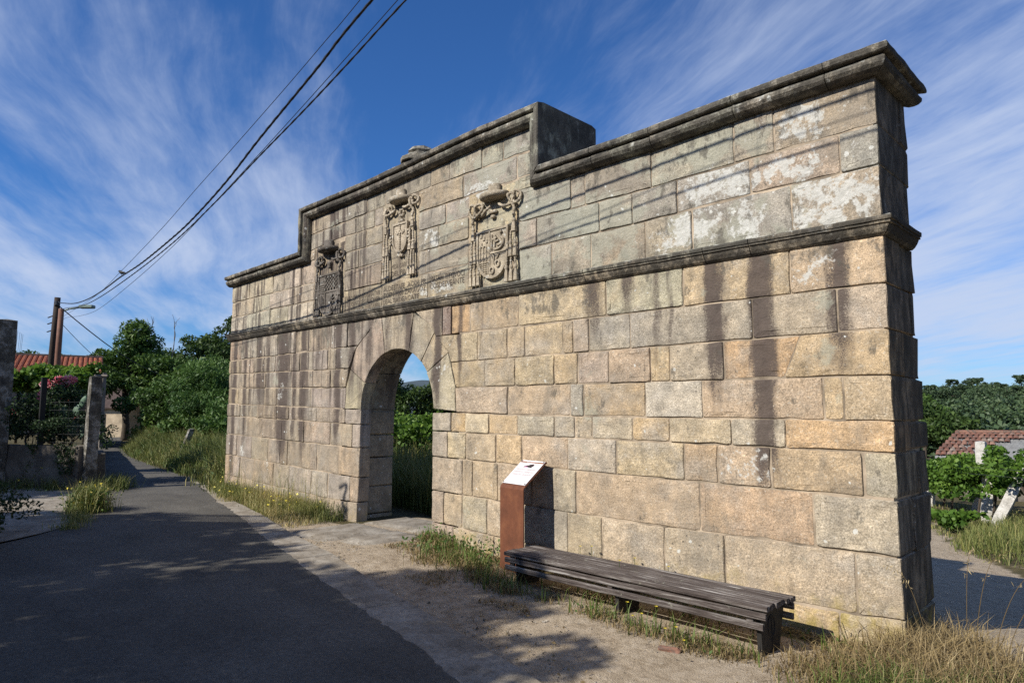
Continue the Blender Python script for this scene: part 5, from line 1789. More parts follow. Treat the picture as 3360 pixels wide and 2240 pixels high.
# ------------------------------------------------------------------ bank of grass and shrubs beyond the wall, right of the road
bk = lambda x, y, r_: (y > edge(x) + .10 + .15 * r_.normal(size=len(x))) & (y < edge(x) + 2.6)
P = scatter(r, 60000, -34, -12.75, -1, 9, bk)
d_ = P[:, 1] - edge(P[:, 0])
H = (.22 + .55 * np.clip(d_ / 1.0, 0, 1)) * r.uniform(.5, 1.35, len(P))
P[:, 2] += .32 * np.clip(d_ / 1.5, 0, 1)
zone = np.sin(P[:, 0] * .8) + np.sin(P[:, 0] * 2.1 + P[:, 1])
blades('bank_grass', P, H, .009, L_MIX, tone=np.clip(.28 + .10 * zone + r.normal(0, .2, len(P)), 0, 1), bend=.9, wind=(.05, -.18), seed=16, label='tall rank grass on the bank along the right side of the road', cat='grass', kind='stuff')
PB = scatter(r, 16000, -33, -13.0, -1, 8, lambda x, y, r_: (y > edge(x) + .25) & (y < edge(x) + 1.9) & (np.sin(x * .9 + 1) > -.5))
PB[:, 2] += r.uniform(.1, .85, len(PB)) * np.clip((PB[:, 1] - edge(PB[:, 0])) / .9, .2, 1)
leaves('bank_ferns', PB, .065, L_BRAM, aspect=.35, seed=17, droop=.5, label='green fern and bramble leaves over the roadside bank', cat='undergrowth', kind='stuff')


def stone_post(name, label, base, top, w0, w1, mat=M_POST, group=None, cat='post'):
    root_b = Vector(base)
    d = Vector(top) - root_b
    V, F = [], []
    n = 7
    for i in range(n + 1):
        f = i / n
        w_ = w0 + (w1 - w0) * f
        for (sx, sy) in ((-1, -1), (0, -1.08), (1, -1), (1.08, 0), (1, 1), (0, 1.08), (-1, 1), (-1.08, 0)):
            j = .055 * w_
            V.append((d.x * f + sx * w_ / 2 + rnd.uniform(-j, j), d.y * f + sy * w_ / 2 + rnd.uniform(-j, j), d.z * f + rnd.uniform(-j, j) - (.15 if i == 0 else 0)))
    for i in range(n):
        for k in range(8):
            F.append((i * 8 + k, i * 8 + (k + 1) % 8, (i + 1) * 8 + (k + 1) % 8, (i + 1) * 8 + k))
    c0 = len(V)
    V.append((d.x, d.y, d.z + w1 * .12))
    F += [(n * 8 + k, n * 8 + (k + 1) % 8, c0) for k in range(8)]
    o = mobj(name, V, F, mat, None, False, label=label, cat=cat, group=group)
    o.location = base
    return o


stone_post('granite_post', 'leaning grey granite post in the grass of the roadside bank', (-20.98, 2.2, .3), (-20.80, 2.45, 1.22), .17, .14)
stone_post('granite_post', 'short granite post almost hidden by grass farther along the bank', (-29.9, 4.7, .3), (-29.75, 4.8, 1.02), .2, .16)

SH = 'shrubs and small trees behind the roadside bank'
tree('peach_tree', 'bright green narrow-leaved small tree hanging over the bank beyond the wall', (-24.3, 5.4, .1), [((0, 0, 2.1), (2.1, 1.9, 1.5)), ((1.4, -.7, 1.5), (1.5, 1.2, 1.0))], 15000, .10, L_PEACH, 41, .09, rc=.55, k=46, aspect=.22, droop=1.1, group=SH)
tree('bramble_thicket', 'dense bramble thicket with pale leaf tips in front of the small trees', (-22.0, 3.9, .1), [((0, 0, .9), (2.4, .9, .75)), ((-3, .4, 1.0), (1.9, .9, .9))], 9000, .075, L_BRAM, 42, .03, cat='shrub', rc=.42, k=44, aspect=.55, limbs=16, group=SH)
tree('plum_tree', 'broad dark green bushy tree standing behind the bramble thicket', (-29.5, 5.9, .1), [((0, 0, 2.0), (2.9, 1.9, 1.5)), ((-2.2, .5, 2.0), (1.8, 1.5, 1.3)), ((1.8, .2, 2.4), (1.4, 1.3, 1.0))], 17000, .095, L_CHEST, 43, .10, rc=.6, k=56, aspect=.42, group=SH)
tree('hazel_bush', 'green hazel bush beside the end of the road', (-35.5, 6.6, .1), [((0, 0, 1.6), (2.6, 1.8, 1.5)), ((2.2, -.6, 1.0), (1.6, 1.0, .9))], 9500, .11, L_BRAM, 44, .06, cat='shrub', rc=.6, k=40, aspect=.5, group=SH)
tree('laurel_shrub', 'dark shrub close against the far end of the wall', (-15.6, 3.3, .1), [((0, 0, 1.25), (1.4, 1.0, 1.0)), ((-1.6, .5, 1.0), (1.3, .9, .8))], 8000, .065, L_CHEST, 45, .05, cat='shrub', rc=.4, k=38, group=SH)

TR = 'trees behind the end of the road'
tree('chestnut_tree', 'tall chestnut tree with airy top shoots beyond the tiled house', (-44.0, 7.6, .1), [((0, 0, 3.9), (1.7, 2.0, 2.2)), ((.5, .2, 5.5), (.9, .9, .7)), ((.2, .1, 6.3), (.5, .5, .5)), ((1.8, 1.4, 3.4), (1.7, 1.6, 1.7))], 17000, .14, L_CHEST, 51, .2, rc=.75, k=75, aspect=.35, group=TR)
tree('oak_tree', 'round-headed oak behind the grey-roofed barn', (-47.5, 13.3, .1), [((0, 0, 4.9), (3.0, 2.8, 2.0)), ((2.6, 1.4, 4.0), (2.2, 2.0, 1.7)), ((-2.4, -.6, 4.0), (1.8, 1.6, 1.2))], 17000, .13, L_OAK, 52, .22, rc=.8, k=60, group=TR)
tree('oak_tree', 'tall dark oak rising just beyond the left end of the wall', (-36.8, 11.9, .1), [((0, 0, 5.3), (1.7, 1.9, 2.3)), ((.6, .8, 3.2), (2.6, 2.2, 2.0)), ((-1.8, .2, 2.4), (2.2, 2.0, 1.6))], 16000, .115, L_OAK, 53, .2, rc=.7, k=60, group=TR)
for i, (x, y, h, lab) in enumerate(((-71, 6.2, 6.9, 'dark rounded oak behind the left end of the tiled roof'), (-69, 9.3, 7.3, 'dark evergreen oak between the leaning post and the utility pole'), (-67.0, 12.2, 6.9, 'leafy tree directly behind the lamp pole'), (-63.5, 13.6, 6.4, 'broad green tree above the ridge of the tiled roof'), (-57.5, 13.8, 5.6, 'lower leafy tree at the right end of the tiled roof'))):
    tree('hedgerow_oak', lab, (x, y, .1), [((0, 0, h * .68), (2.6, 2.6, h * .28)), ((1.4, 1.2, h * .5), (2.2, 2.0, h * .25)), ((-1.2, -1.0, h * .52), (2.0, 2.0, h * .24))], 8500, .17, L_OAK if i % 2 == 0 else L_CHEST, 60 + i, .22, rc=.85, k=42, group='trees behind the tiled house')
# dead tree
root = empty('dead_tree', (-45.0, 10.8, .1), label='bare dead tree with forked grey branches above the shrubs', cat='tree')
mb = MB()
rr_ = random.Random(4)


def twig(p, d, L, r_, lev):
    q_ = p + d * L
    mid = (p + q_) / 2 + np.array([rr_.uniform(-.1, .1), rr_.uniform(-.1, .1), 0]) * L
    P_ = catmull([p, mid, q_], 3)
    mb.tube([tuple(v) for v in P_], list(np.linspace(r_, r_ * .6, len(P_))), 6)
    if lev:
        for _ in range(rr_.choice([2, 2, 3])):
            nd = d + np.array([rr_.uniform(-.7, .7), rr_.uniform(-.7, .7), rr_.uniform(-.15, .5)])
            twig(q_, nd / np.linalg.norm(nd), L * rr_.uniform(.5, .75), r_ * .58, lev - 1)


twig(np.array([0, 0, -.1]), np.array([.05, 0, 1.0]), 3.2, .13, 4)
mb.build('trunk', M_DEADWOOD, root, True)

# ------------------------------------------------------------------ garden on the left
def wall_run(name, pts, z0, z1, th, mat, label, cat='wall', rough=.03, step=.18):
    """low wall along a polyline, uneven faces"""
    A_ = np.array(pts, float)
    cum_ = np.concatenate([[0], np.cumsum(np.linalg.norm(np.diff(A_, axis=0), axis=1))])
    n = int(cum_[-1] / step)
    V, F = [], []
    nz = 5
    base = A_[0]
    for i in range(n + 1):
        s_ = cum_[-1] * i / n
        p = np.array([np.interp(s_, cum_, A_[:, 0]), np.interp(s_, cum_, A_[:, 1])])
        q_ = np.array([np.interp(min(s_ + .1, cum_[-1]), cum_, A_[:, 0]), np.interp(min(s_ + .1, cum_[-1]), cum_, A_[:, 1])])
        pm = np.array([np.interp(max(s_ - .1, 0), cum_, A_[:, 0]), np.interp(max(s_ - .1, 0), cum_, A_[:, 1])])
        d = (q_ - pm) / (np.linalg.norm(q_ - pm) + 1e-9)
        nv = np.array([d[1], -d[0]])
        ring = [(-1, k / nz) for k in range(nz + 1)] + [(1, 1 - k / nz) for k in range(nz + 1)]
        for (sd, f) in ring:
            w_ = rough * (vnoise(p[0] * 4 + sd * 9, p[1] * 4, f * 4 * (z1 - z0)) + .5 * vnoise(p[0] * 11, p[1] * 11 + sd, f * 11))
            V.append((p[0] + nv[0] * (sd * th / 2 + w_) - base[0], p[1] + nv[1] * (sd * th / 2 + w_) - base[1], z0 + (z1 - z0) * f + w_ * .5))
    k = 2 * (nz + 1)
    for i in range(n):
        for j in range(k):
            F.append((i * k + j, i * k + (j + 1) % k, (i + 1) * k + (j + 1) % k, (i + 1) * k + j))
    F += [tuple(range(k - 1, -1, -1)), tuple(n * k + j for j in range(k))]
    o = mobj(name, V, F, mat, None, False, label=label, cat=cat)
    o.location = (base[0], base[1], 0)
    return o


wall_run('garden_wall', [(-14.9, -1.98), (-16.3, -2.72), (-17.6, -3.35), (-20.5, -4.7)], -.1, 1.03, .34, M_RUBBLE, 'low rendered rubble retaining wall below the rose garden', rough=.035)
wall_run('garden_wall', [(-14.95, -1.75), (-19.0, -.75), (-26.0, 1.05), (-31.0, 2.3)], -.1, .85, .3, M_RUBBLE, 'low rubble wall running along the left edge of the road', rough=.035)
mobj('garden_bed', [(-15.0, -1.8, .95), (-20.5, -4.6, .98), (-33, -3.0, .95), (-31, 2.2, .80)], [(0, 3, 2, 1)], M_GROUND, kind='structure')
stone_post('granite_post', 'square lichen-spotted granite post at the road corner of the garden wall', (-14.80, -1.93, .08), (-14.76, -1.92, 2.47), .24, .21)
stone_post('granite_gatepost', 'tall rough granite gatepost with wire netting hooked round its top', (-16.75, -3.25, .08), (-16.68, -3.20, 3.72), .40, .34)
MB().box(-.05, .05, -.05, .05, 0, 1.5).build('fence_post', M_IRON, None, label='dark square fence post standing in the rose bed', cat='post').location = (-15.89, -2.60, .98)
MB().box(-.06, .06, -.05, .05, 0, 1.05).build('fence_post', M_IRON, None, label='short black post beside the prickly pear', cat='post').location = (-15.75, -1.75, .98)
# wire netting by the gatepost
mb = MB()
net0, net1 = np.array([-16.55, -3.15]), np.array([-17.4, -4.1])
for f in np.linspace(0, 1, 9):
    p = net0 + (net1 - net0) * f
    mb.tube([(p[0], p[1], 1.0), (p[0] + .02, p[1] - .02, 2.2), (p[0] + .05 * math.sin(f * 5), p[1], 3.55 + .12 * math.sin(f * 7))], .0035, 4)
for zz in np.linspace(1.1, 3.6, 13):
    mb.tube([(*(net0 + (net1 - net0) * f), zz + .05 * math.sin(f * 6 + zz)) for f in np.linspace(0, 1, 6)], .003, 4)
for k_ in range(7):
    a = k_ / 6 * 1.2 - .2
    mb.tube([(-16.62 + .26 * math.cos(a), -3.15 + .26 * math.sin(a), 3.55 - .02 * k_), (-16.62 + .22 * math.cos(a), -3.15 + .22 * math.sin(a), 2.6)], .003, 4)
mb.build('wire_netting', M_WIRE, None, label='bent galvanised wire netting hooked round the tall gatepost', cat='netting')
mb = MB()
for f in np.linspace(0, 1, 10):
    p = np.array([-14.9, -1.98]) * (1 - f) + np.array([-15.9, -2.55]) * f
    mb.tube([(p[0], p[1], 1.0), (p[0], p[1], 2.0)], .003, 4)
for zz in np.linspace(1.1, 1.95, 6):
    mb.tube([(-14.9, -1.98, zz), (-15.9, -2.55, zz)], .003, 4)
mb.build('wire_netting', M_WIRE, None, label='dark wire mesh stretched beside the road-corner post', cat='netting')

RB = 'rose bushes on the garden wall'
ros = tree('rose_bush', 'rose bush with a flat cluster of pink blooms above the garden wall', (-16.6, -2.15, .95), [((0, 0, .75), (.7, .7, .65)), ((.1, .1, 1.2), (.4, .4, .25))], 3600, .035, L_ROSE, 71, .02, cat='rose bush', rc=.2, k=40, limbs=18, group=None)
RS = np.random.default_rng(5)
for i, (x, y, z, s) in enumerate([(-16.62 + .09 * k * .72 - .30, -2.14 + .09 * k * .7 - .25, 2.38 + .05 * math.sin(k * 2.2) + .02 * (k > 4), .10) for k in range(8)] + [(-16.62 + .05 * k, -2.10 + .05 * k, 2.47 + .03 * (k % 2), .085) for k in range(-2, 5)]):
    c = np.array([x, y, z]) - np.array([-16.6, -2.15, .95])
    leaves('rose_bloom', c + RS.normal(0, s * .35, (16, 3)), s * .55, L_PETAL, ros, aspect=.8, seed=200 + i, kind='stuff')
ros2 = tree('rose_bush', 'dark rose bush with single red blooms near the tall gatepost', (-16.55, -2.62, .95), [((0, 0, .6), (.6, .6, .55))], 2600, .035, L_ROSE, 72, .02, cat='rose bush', rc=.2, k=34, limbs=14)
for i, (x, y, z) in enumerate(((-16.53, -2.53, 2.15), (-16.50, -2.56, 2.03), (-16.48, -2.50, 1.84), (-17.0, -2.9, 1.75), (-16.3, -2.3, 1.55), (-15.95, -1.95, 1.62))):
    c = np.array([x, y, z]) - np.array([-16.55, -2.62, .95])
    leaves('rose_bloom', c + RS.normal(0, .022, (14, 3)), .034, L_PETAL, ros2, aspect=.8, seed=230 + i, tone=np.clip(RS.normal(.25, .2, 14), 0, 1), kind='stuff')
    MB().tube([(c[0], c[1], c[2]), (c[0] * .6, c[1] * .6, c[2] * .5), (0, 0, 0)], .005, 5).build('stem', M_BARK, ros2)
tree('garden_shrub', 'low dark shrubs crowding the bed behind the garden wall', (-15.9, -2.0, .95), [((0, 0, .35), (.85, .75, .42)), ((-.9, -.5, .35), (.7, .6, .4)), ((-1.6, -1.1, .4), (.7, .6, .45))], 5200, .035, L_ROSE, 73, .02, cat='shrub', rc=.2, k=48, limbs=12)
# prickly pear
cac = empty('prickly_pear', (-16.1, -1.98, .95), label='grey-green prickly pear cactus between the roses and the corner post', cat='cactus')
for i, (x, y, z, w_, h_, a, tl) in enumerate(((-.12, -.1, .35, .11, .20, .5, .05), (-.16, -.12, .72, .10, .19, .7, -.2), (.02, .02, .40, .12, .20, .9, .1), (.05, .05, .78, .10, .18, .6, .25), (.16, .16, .35, .10, .18, .4, .15), (.22, .2, .68, .09, .17, .8, .45), (.18, .14, 1.0, .075, .15, .7, .35), (.30, .28, .92, .08, .15, .5, .3))):
    V, F = [], []
    n_, m_ = 12, 7
    for u in range(m_):
        f = -1 + 2 * u / (m_ - 1)
        rr2 = math.sqrt(max(0.02, 1 - f * f)) * (1.0 + .12 * f)
        for v in range(n_):
            b = 2 * math.pi * v / n_
            px_, py_, pz_ = math.cos(b) * rr2 * w_, math.sin(b) * rr2 * .022, f * h_
            xx = px_ * math.cos(a) - py_ * math.sin(a) + tl * pz_ * math.cos(a)
            yy = px_ * math.sin(a) + py_ * math.cos(a) + tl * pz_ * math.sin(a)
            V.append((x + xx, y + yy, z + pz_))
    for u in range(m_ - 1):
        for v in range(n_):
            F.append((u * n_ + v, u * n_ + (v + 1) % n_, (u + 1) * n_ + (v + 1) % n_, (u + 1) * n_ + v))
    F += [tuple(range(n_ - 1, -1, -1)), tuple((m_ - 1) * n_ + v for v in range(n_))]
    o = mobj('pad', V, F, L_CACTUS, cac, True)
    at = o.data.attributes.new('tone', 'FLOAT', 'POINT')
    at.data.foreach_set('value', [.35 + .4 * rnd.random()] * len(V))
# vine on its trellis
vin = empty('grape_vine', (-19.2, -1.7, .95), label='bright green grapevine trained on a trellis behind the roses', cat='vine')
VR = np.random.default_rng(8)
c, rr2 = clumps(VR, (0, 0, 1.85), (1.2, 1.2, .42), 60, .26, .2)
off = VR.uniform(-1.1, 1.1, len(c))
c[:, 0] = off * .72 + VR.normal(0, .35, len(c)) * .7
c[:, 1] = off * .70 - VR.normal(0, .35, len(c)) * .7
c[:, 2] = 1.58 + VR.normal(0, .17, len(c))
P, tn = clump_points(VR, c, rr2, 5200)
leaves('foliage', P, .075, L_VINE, vin, aspect=.75, upb=.7, tone=tn + .12, seed=81)
for f in (-.8, 0, .8):
    MB().tube([(f * .8, f * .75, -.1), (f * .8 + .1, f * .75, .8), (f * .9, f * .8, 1.75)], .035, 6).build('stem', M_BARK, vin, True)
mb = MB()
for f in (-1.2, .1, 1.3):
    mb.box(f * .72 - .04, f * .72 + .04, f * .7 - .04, f * .7 + .04, -.1, 1.8)
mb.tube([(-.95, -.9, 1.75), (1.05, .95, 1.72)], .03, 6)
mb.build('trellis', M_DEADWOOD, vin)

PG = np.concatenate([tuft_points(r, [(-14.6, -1.9), (-14.4, -1.6), (-15.2, -2.45), (-16.0, -2.85), (-14.7, -1.4), (-15.4, -1.3)], 1700, .35)])
blades('wall_foot_weeds', PG, r.uniform(.08, .45, len(PG)), .006, L_MIX, tone=np.clip(r.normal(.25, .18, len(PG)), 0, 1), bend=.8, seed=181, label='weeds growing at the foot of the garden wall and its corner post', cat='weeds', kind='stuff')
IV = np.stack([r.uniform(0, 1, 2600), r.normal(0, .10, 2600), r.random(2600)], 1)
ivp = np.array([-14.95, -2.02]) + IV[:, :1] * np.array([-2.6, -1.32])
keep_ = np.sin(IV[:, 0] * 19) + np.sin(IV[:, 0] * 7 + 1) > -.2 + 1.6 * (1 - IV[:, 2])
ivp = np.stack([ivp[:, 0] + .1 + .12 * np.abs(IV[:, 1]), ivp[:, 1] - .16 - .3 * np.abs(IV[:, 1]), .45 + .62 * IV[:, 2]], 1)[keep_]
leaves('trailing_growth', ivp, .030, L_ROSE, seed=182, droop=.8, label='dark trailing plants hanging over the top of the garden wall', cat='undergrowth', kind='stuff')
# weeds where drive and road meet; dark bush at the picture's lower left
w1_ = empty('roadside_weed', (-11.45, -2.80, g(-11.45, -2.8)), label='tuft of flowering weeds and grass between drive and road', cat='weeds')
PW = np.stack([r.normal(0, .16, 1300), r.normal(0, .13, 1300), np.zeros(1300)], 1)
blades('blades', PW, r.uniform(.12, .62, 1300), .006, L_MIX, w1_, tone=np.clip(r.normal(.35, .2, 1300), 0, 1), bend=.6, seed=83, kind='stuff')
LW = np.stack([r.normal(0, .22, 500), r.normal(0, .18, 500), r.uniform(.05, .42, 500)], 1)
leaves('leaflets', LW, .028, L_BRAM, w1_, seed=84, kind='stuff')
leaves('flower_heads', LW[:40] + np.array([0, 0, .1]), .020, L_YEL, w1_, aspect=.9, seed=85, kind='stuff')
PW2 = tuft_points(r, [(-11.2, -3.05), (-10.8, -3.15), (-10.4, -3.2), (-9.9, -3.45)], 900, .22)
blades('drive_edge_grass', PW2, r.uniform(.05, .22, len(PW2)), .005, L_MIX, tone=np.clip(r.normal(.4, .2, len(PW2)), 0, 1), seed=86, label='thin grass along the seam of drive and road', cat='grass', kind='stuff')
tree('dark_bush', 'dark shaded bush with wiry twigs beside the near edge of the drive', (-9.75, -4.55, g(-9.75, -4.55)), [((0, 0, .35), (.75, .8, .42)), ((.5, -.5, .3), (.7, .8, .35))], 5200, .030, L_ROSE, 87, .02, cat='bush', rc=.22, k=40, limbs=16)
tw = empty('wiry_weed', (-10.3, -4.25, g(-10.3, -4.25)), label='tall wiry weed with tiny leaves and yellow flowers over the dark bush', cat='weed')
mb = MB()
LT = []
for i in range(13):
    a = RS.uniform(-1.2, .9)
    h = RS.uniform(.6, 1.15)
    tip = np.array([.75 * math.sin(a) * .7 + .1, .75 * math.sin(a) * .7, h])
    pts = catmull([(0, 0, 0), tip * .5 + np.array([0, 0, .08]), tip], 6)
    mb.tube([tuple(p) for p in pts], .0035, 4)
    LT += [pts[k] + RS.normal(0, .02, 3) for k in range(3, len(pts)) for _ in range(3)]
mb.build('stems', M_BARK, tw, kind='stuff')
leaves('leaflets', np.array(LT), .018, L_ROSE, tw, seed=88, tone=np.clip(RS.normal(.7, .2, len(LT)), 0, 1), kind='stuff')
leaves('flower_heads', np.array(LT[::23]), .018, L_YEL, tw, aspect=.9, seed=89, kind='stuff')

# ------------------------------------------------------------------ houses on the left
def tile_roof(name, parent, R0, R1, E0, E1, mat, col_w=.21, row_l=.33, kind=None):
    """rows of round tiles between ridge R0-R1 and eave E0-E1"""
    R0, R1, E0, E1 = (np.array(p, float) for p in (R0, R1, E0, E1))
    nc = int(np.linalg.norm(R1 - R0) / col_w)
    nr = max(2, int(np.linalg.norm(E0 - R0) / row_l))
    V, F = [], []
    nrm = np.cross(R1 - R0, E0 - R0)
    nrm = nrm / np.linalg.norm(nrm)
    if nrm[2] < 0:
        nrm = -nrm
    for c_ in range(nc):
        for k in range(nr):
            b = len(V)
            for (f, lift) in ((k / nr, 0.0), ((k + 1.12) / nr, .028)):
                a_, e_ = R0 + (R1 - R0) * ((c_ + .5) / nc), E0 + (E1 - E0) * ((c_ + .5) / nc)
                p = a_ + (e_ - a_) * min(f, 1.02)
                u = (R1 - R0) / nc
                for q_ in range(6):
                    an = math.pi * q_ / 5
                    V.append(p - u * .46 * math.cos(an) + nrm * (.075 * math.sin(an) + lift))
            F += [(b + q_, b + q_ + 1, b + 7 + q_, b + 6 + q_) for q_ in range(5)]
            F.append(tuple(b + 6 + q_ for q_ in range(6)))
    o = mobj(name, V, F, mat, parent)
    if kind:
        o['kind'] = kind
    return o


def quad_house(root, base4, zg, ze, mat, ridge=None, zr=None):
    """walls of a house: four plan corners (counter-clockwise), optional gables"""
    for i in range(4):
        a, b = np.array(base4[i]), np.array(base4[(i + 1) % 4])
        V = [(a[0], a[1], zg), (b[0], b[1], zg), (b[0], b[1], ze), (a[0], a[1], ze)]
        F = [(0, 1, 2, 3)]
        if ridge is not None and i in ridge:
            m_ = (a + b) / 2
            V.append((m_[0], m_[1], zr))
            F = [(0, 1, 2, 4, 3)]
        mobj('wall', V, F, mat, root)


hA = empty('tiled_house', (-37, 1.5, .1), label='stone house with red tiled roof behind the vine and poles', cat='house')
o_ = np.array([-37, 1.5, .1])
ud = np.array([.25, .968, 0])
R1 = np.array([-38.5, 4.7, 4.52])
R0 = R1 - ud * 8.5
E1 = np.array([-33.98, 3.53, 3.40])
E0 = E1 - ud * 8.5
BK1 = R1 + (R1 - E1) * np.array([1, 1, -1])
BK0 = BK1 - ud * 8.5
rf = tile_roof('roof', hA, R0 - o_, R1 - o_, E0 - o_, E1 - o_, M_TILE)
mobj('roof_deck', [tuple(p - o_ - np.array([0, 0, .05])) for p in (R0, R1, E1, E0, BK1, BK0)], [(0, 1, 2, 3), (0, 5, 4, 1)], M_DARKROOF, hA)
mb = MB()
mb.tube([tuple(R0 - o_ + np.array([0, 0, .04])), tuple(R1 - o_ + np.array([0, 0, .04]))], .11, 8)
mb.build('ridge_tiles', M_DARKROOF, rf)
ins_ = lambda p, k: tuple(np.array(p)[:2] - o_[:2] - (np.array(p)[:2] - np.array([-38.2, .5])) * k)
quad_house(hA, [ins_(E0, .06), ins_(E1, .06), ins_(BK1, .06), ins_(BK0, .06)], -.2, 3.25, M_RUBBLE, ridge=(1, 3), zr=4.3)
for fx_ in (.55, .8):
    p = E0 + (E1 - E0) * fx_ - o_
    dd = ud * .45
    V = [p - dd, p + dd]
    q0_ = np.array([-.28, .08, 0])
    mobj('window', [tuple(V[0] * np.array([1, 1, 0]) + q0_ * .75 + np.array([0, 0, 1.3])), tuple(V[1] * np.array([1, 1, 0]) + q0_ * .75 + np.array([0, 0, 1.3])), tuple(V[1] * np.array([1, 1, 0]) + q0_ * .75 + np.array([0, 0, 2.3])), tuple(V[0] * np.array([1, 1, 0]) + q0_ * .75 + np.array([0, 0, 2.3]))], [(0, 1, 2, 3)], M_GLASS, hA)
pr0 = E1 - ud * 2.4 - o_ + np.array([.05, 0, -.85])
tile_roof('porch_roof', hA, pr0, pr0 + ud * 1.5, pr0 + np.array([1.0, -.26, -.32]), pr0 + ud * 1.5 + np.array([1.0, -.26, -.32]), M_TILE)


def small_house(name, label, p0, u, wdt, dep, zg, ze, zr, mwall, mroof, door=None, window=None):
    """gabled house: p0 near left corner, u along the front, roof ridge along the front"""
    p0 = np.array(p0, float)
    u = np.array(u, float) / np.linalg.norm(u)
    v = np.array([-u[1], u[0]])
    root = empty(name, (p0[0], p0[1], 0), label=label, cat='house')
    B = [np.zeros(2), u * wdt, u * wdt + v * dep, v * dep]
    quad_house(root, B, zg, ze, mwall, ridge=(1, 3), zr=zr)
    rz = lambda a, b, z: (float(a), float(b), z)
    ov = .25
    A0, A1 = -u * ov - v * ov, u * (wdt + ov) - v * ov
    M0, M1 = -u * ov + v * dep / 2, u * (wdt + ov) + v * dep / 2
    C0, C1 = -u * ov + v * (dep + ov), u * (wdt + ov) + v * (dep + ov)
    zo = ze - ov * (zr - ze) / (dep / 2)
    for q4 in ((A0, A1, M1, M0), (M0, M1, C1, C0)):
        zz = (zo, zo, zr + .06, zr + .06) if q4[0] is A0 else (zr + .06, zr + .06, zo, zo)
        V = [rz(*p, z) for p, z in zip(q4, zz)] + [rz(*p, z + .09) for p, z in zip(q4, zz)]
        mobj('roof_slope', V, [(3, 2, 1, 0), (4, 5, 6, 7), (0, 1, 5, 4), (1, 2, 6, 5), (2, 3, 7, 6), (3, 0, 4, 7)], mroof, root)
    for (nm, spec, mt) in (('door', door, M_DARKHOLE), ('window', window, M_GLASS)):
        if spec:
            a, b, z0, z1 = spec
            V = [rz(*(u * a - v * .03), z0), rz(*(u * b - v * .03), z0), rz(*(u * b - v * .03), z1), rz(*(u * a - v * .03), z1)]
            mobj(nm, V, [(0, 1, 2, 3)], mt, root)
    return root


hB = small_house('plastered_outhouse', 'small cream-plastered outhouse with low dark roof where the road ends', (-54.3, 6.0), (.717, .697), 5.2, 4.5, 0, 2.15, 3.2, M_PLASTER, M_DARKROOF, door=(3.1, 3.8, 0, 1.7), window=(2.2, 2.5, .7, 1.7))
small_house('stone_barn', 'stone barn with sagging dark tiled gable among the trees', (-53.2, 10.2), (.80, .60), 4.2, 3.6, 0, 4.2, 5.35, M_RUBBLE, M_DARKROOF)
small_house('white_shed', 'small whitewashed shed with reddish roof above the outhouse', (-57.2, 10.2), (.717, .697), 2.0, 2.0, 0, 3.0, 3.5, M_WHITE, M_DARKROOF)

# ------------------------------------------------------------------ the shade behind the viewer: trees, and a house terrace with its railing
SHD = 'roadside trees shading the road behind the viewer'
tree('shade_tree', 'roadside oak whose crown shades the road before the arch', (-6.9, -12.6, -.2), [((0, 0, 6.0), (2.5, 2.9, 2.5)), ((-.5, -1.5, 4.6), (2.6, 2.4, 1.8)), ((2.2, 2.2, 4.9), (1.8, 1.7, 1.5))], 8200, .15, L_OAK, 91, .24, rc=.62, k=62, group=SHD, fill=.15)
tree('shade_tree', 'small roadside oak between the first and second oaks, nearest the road', (-9.0, -10.7, -.1), [((0, 0, 4.9), (2.1, 1.9, 1.6))], 3600, .14, L_OAK, 97, .16, rc=.6, k=40, group=SHD, fill=.15)
tree('shade_tree', 'second roadside oak, shading the drive end of the road', (-11.6, -12.6, -.1), [((0, 0, 5.0), (2.8, 2.6, 2.1))], 7000, .15, L_OAK, 92, .22, rc=.62, k=50, group=SHD, fill=.2)
tree('shade_tree', 'third roadside oak, behind the place where the viewer stands', (-3.6, -15.8, -.2), [((0, 0, 5.6), (3.0, 3.2, 2.3)), ((2.2, -1.2, 5.2), (2.4, 2.6, 2.0))], 9000, .15, L_CHEST, 93, .24, rc=.65, k=60, group=SHD, fill=.15)
tree('shade_tree', 'fourth roadside oak, shading the garden wall beside the drive', (-18.6, -11.6, .1), [((0, 0, 6.3), (2.4, 1.0, .8))], 6000, .13, L_OAK, 94, .22, rc=.8, k=40, group=SHD, fill=.2)
tree('shade_tree', 'unseen oak added right of the wall end to block sky light', (7.0, 4.5, -.4), [((0, 0, 5.4), (3.2, 3.2, 2.8)), ((.6, -3.2, 4.2), (2.4, 2.4, 2.2))], 12000, .15, L_OAK, 96, .26, rc=.9, k=56, group=None, fill=.2)  # added out of view to cut the sky light on the end face
for i, (x, y, h) in enumerate(((-22, -19, 9.0), (-15, -20.5, 10.0), (-8, -21, 10.5), (-1, -21.5, 10.0), (6, -21, 9.5), (12, -18, 9.0))):  # row of unseen trees added to block sky fill from behind
    tree('sky_block_oak', ['unseen oak added against sky fill, at the drive end', 'tall unseen oak added against sky fill, second from the drive', 'tallest unseen oak added against sky fill', 'tall unseen oak added against sky fill straight behind the viewer', 'unseen oak added against sky fill, nearer the path', 'last unseen oak added against sky fill, at the path end'][i], (x, y, -.2), [((0, 0, h * .62), (3.9, 3.4, h * .38)), ((1.0, -.5, h * .35), (3.6, 3.2, h * .3))], 5200, .34, L_OAK, 160 + i, .3, rc=1.4, k=44, group='unseen trees added behind the viewer against sky fill', fill=.2)
wall_run('terrace_wall', [(-9.35, -5.2), (-11.3, -7.1), (-17.0, -12.6)], -.2, 3.05, .35, M_RUBBLE, 'high terrace wall of the house beside the drive', rough=.02, step=.4)
rail = empty('terrace_railing', (-9.35, -5.2, 3.05), label='black iron railing with close upright bars on the terrace wall', cat='railing')
dr = np.array([-.717, -.697])
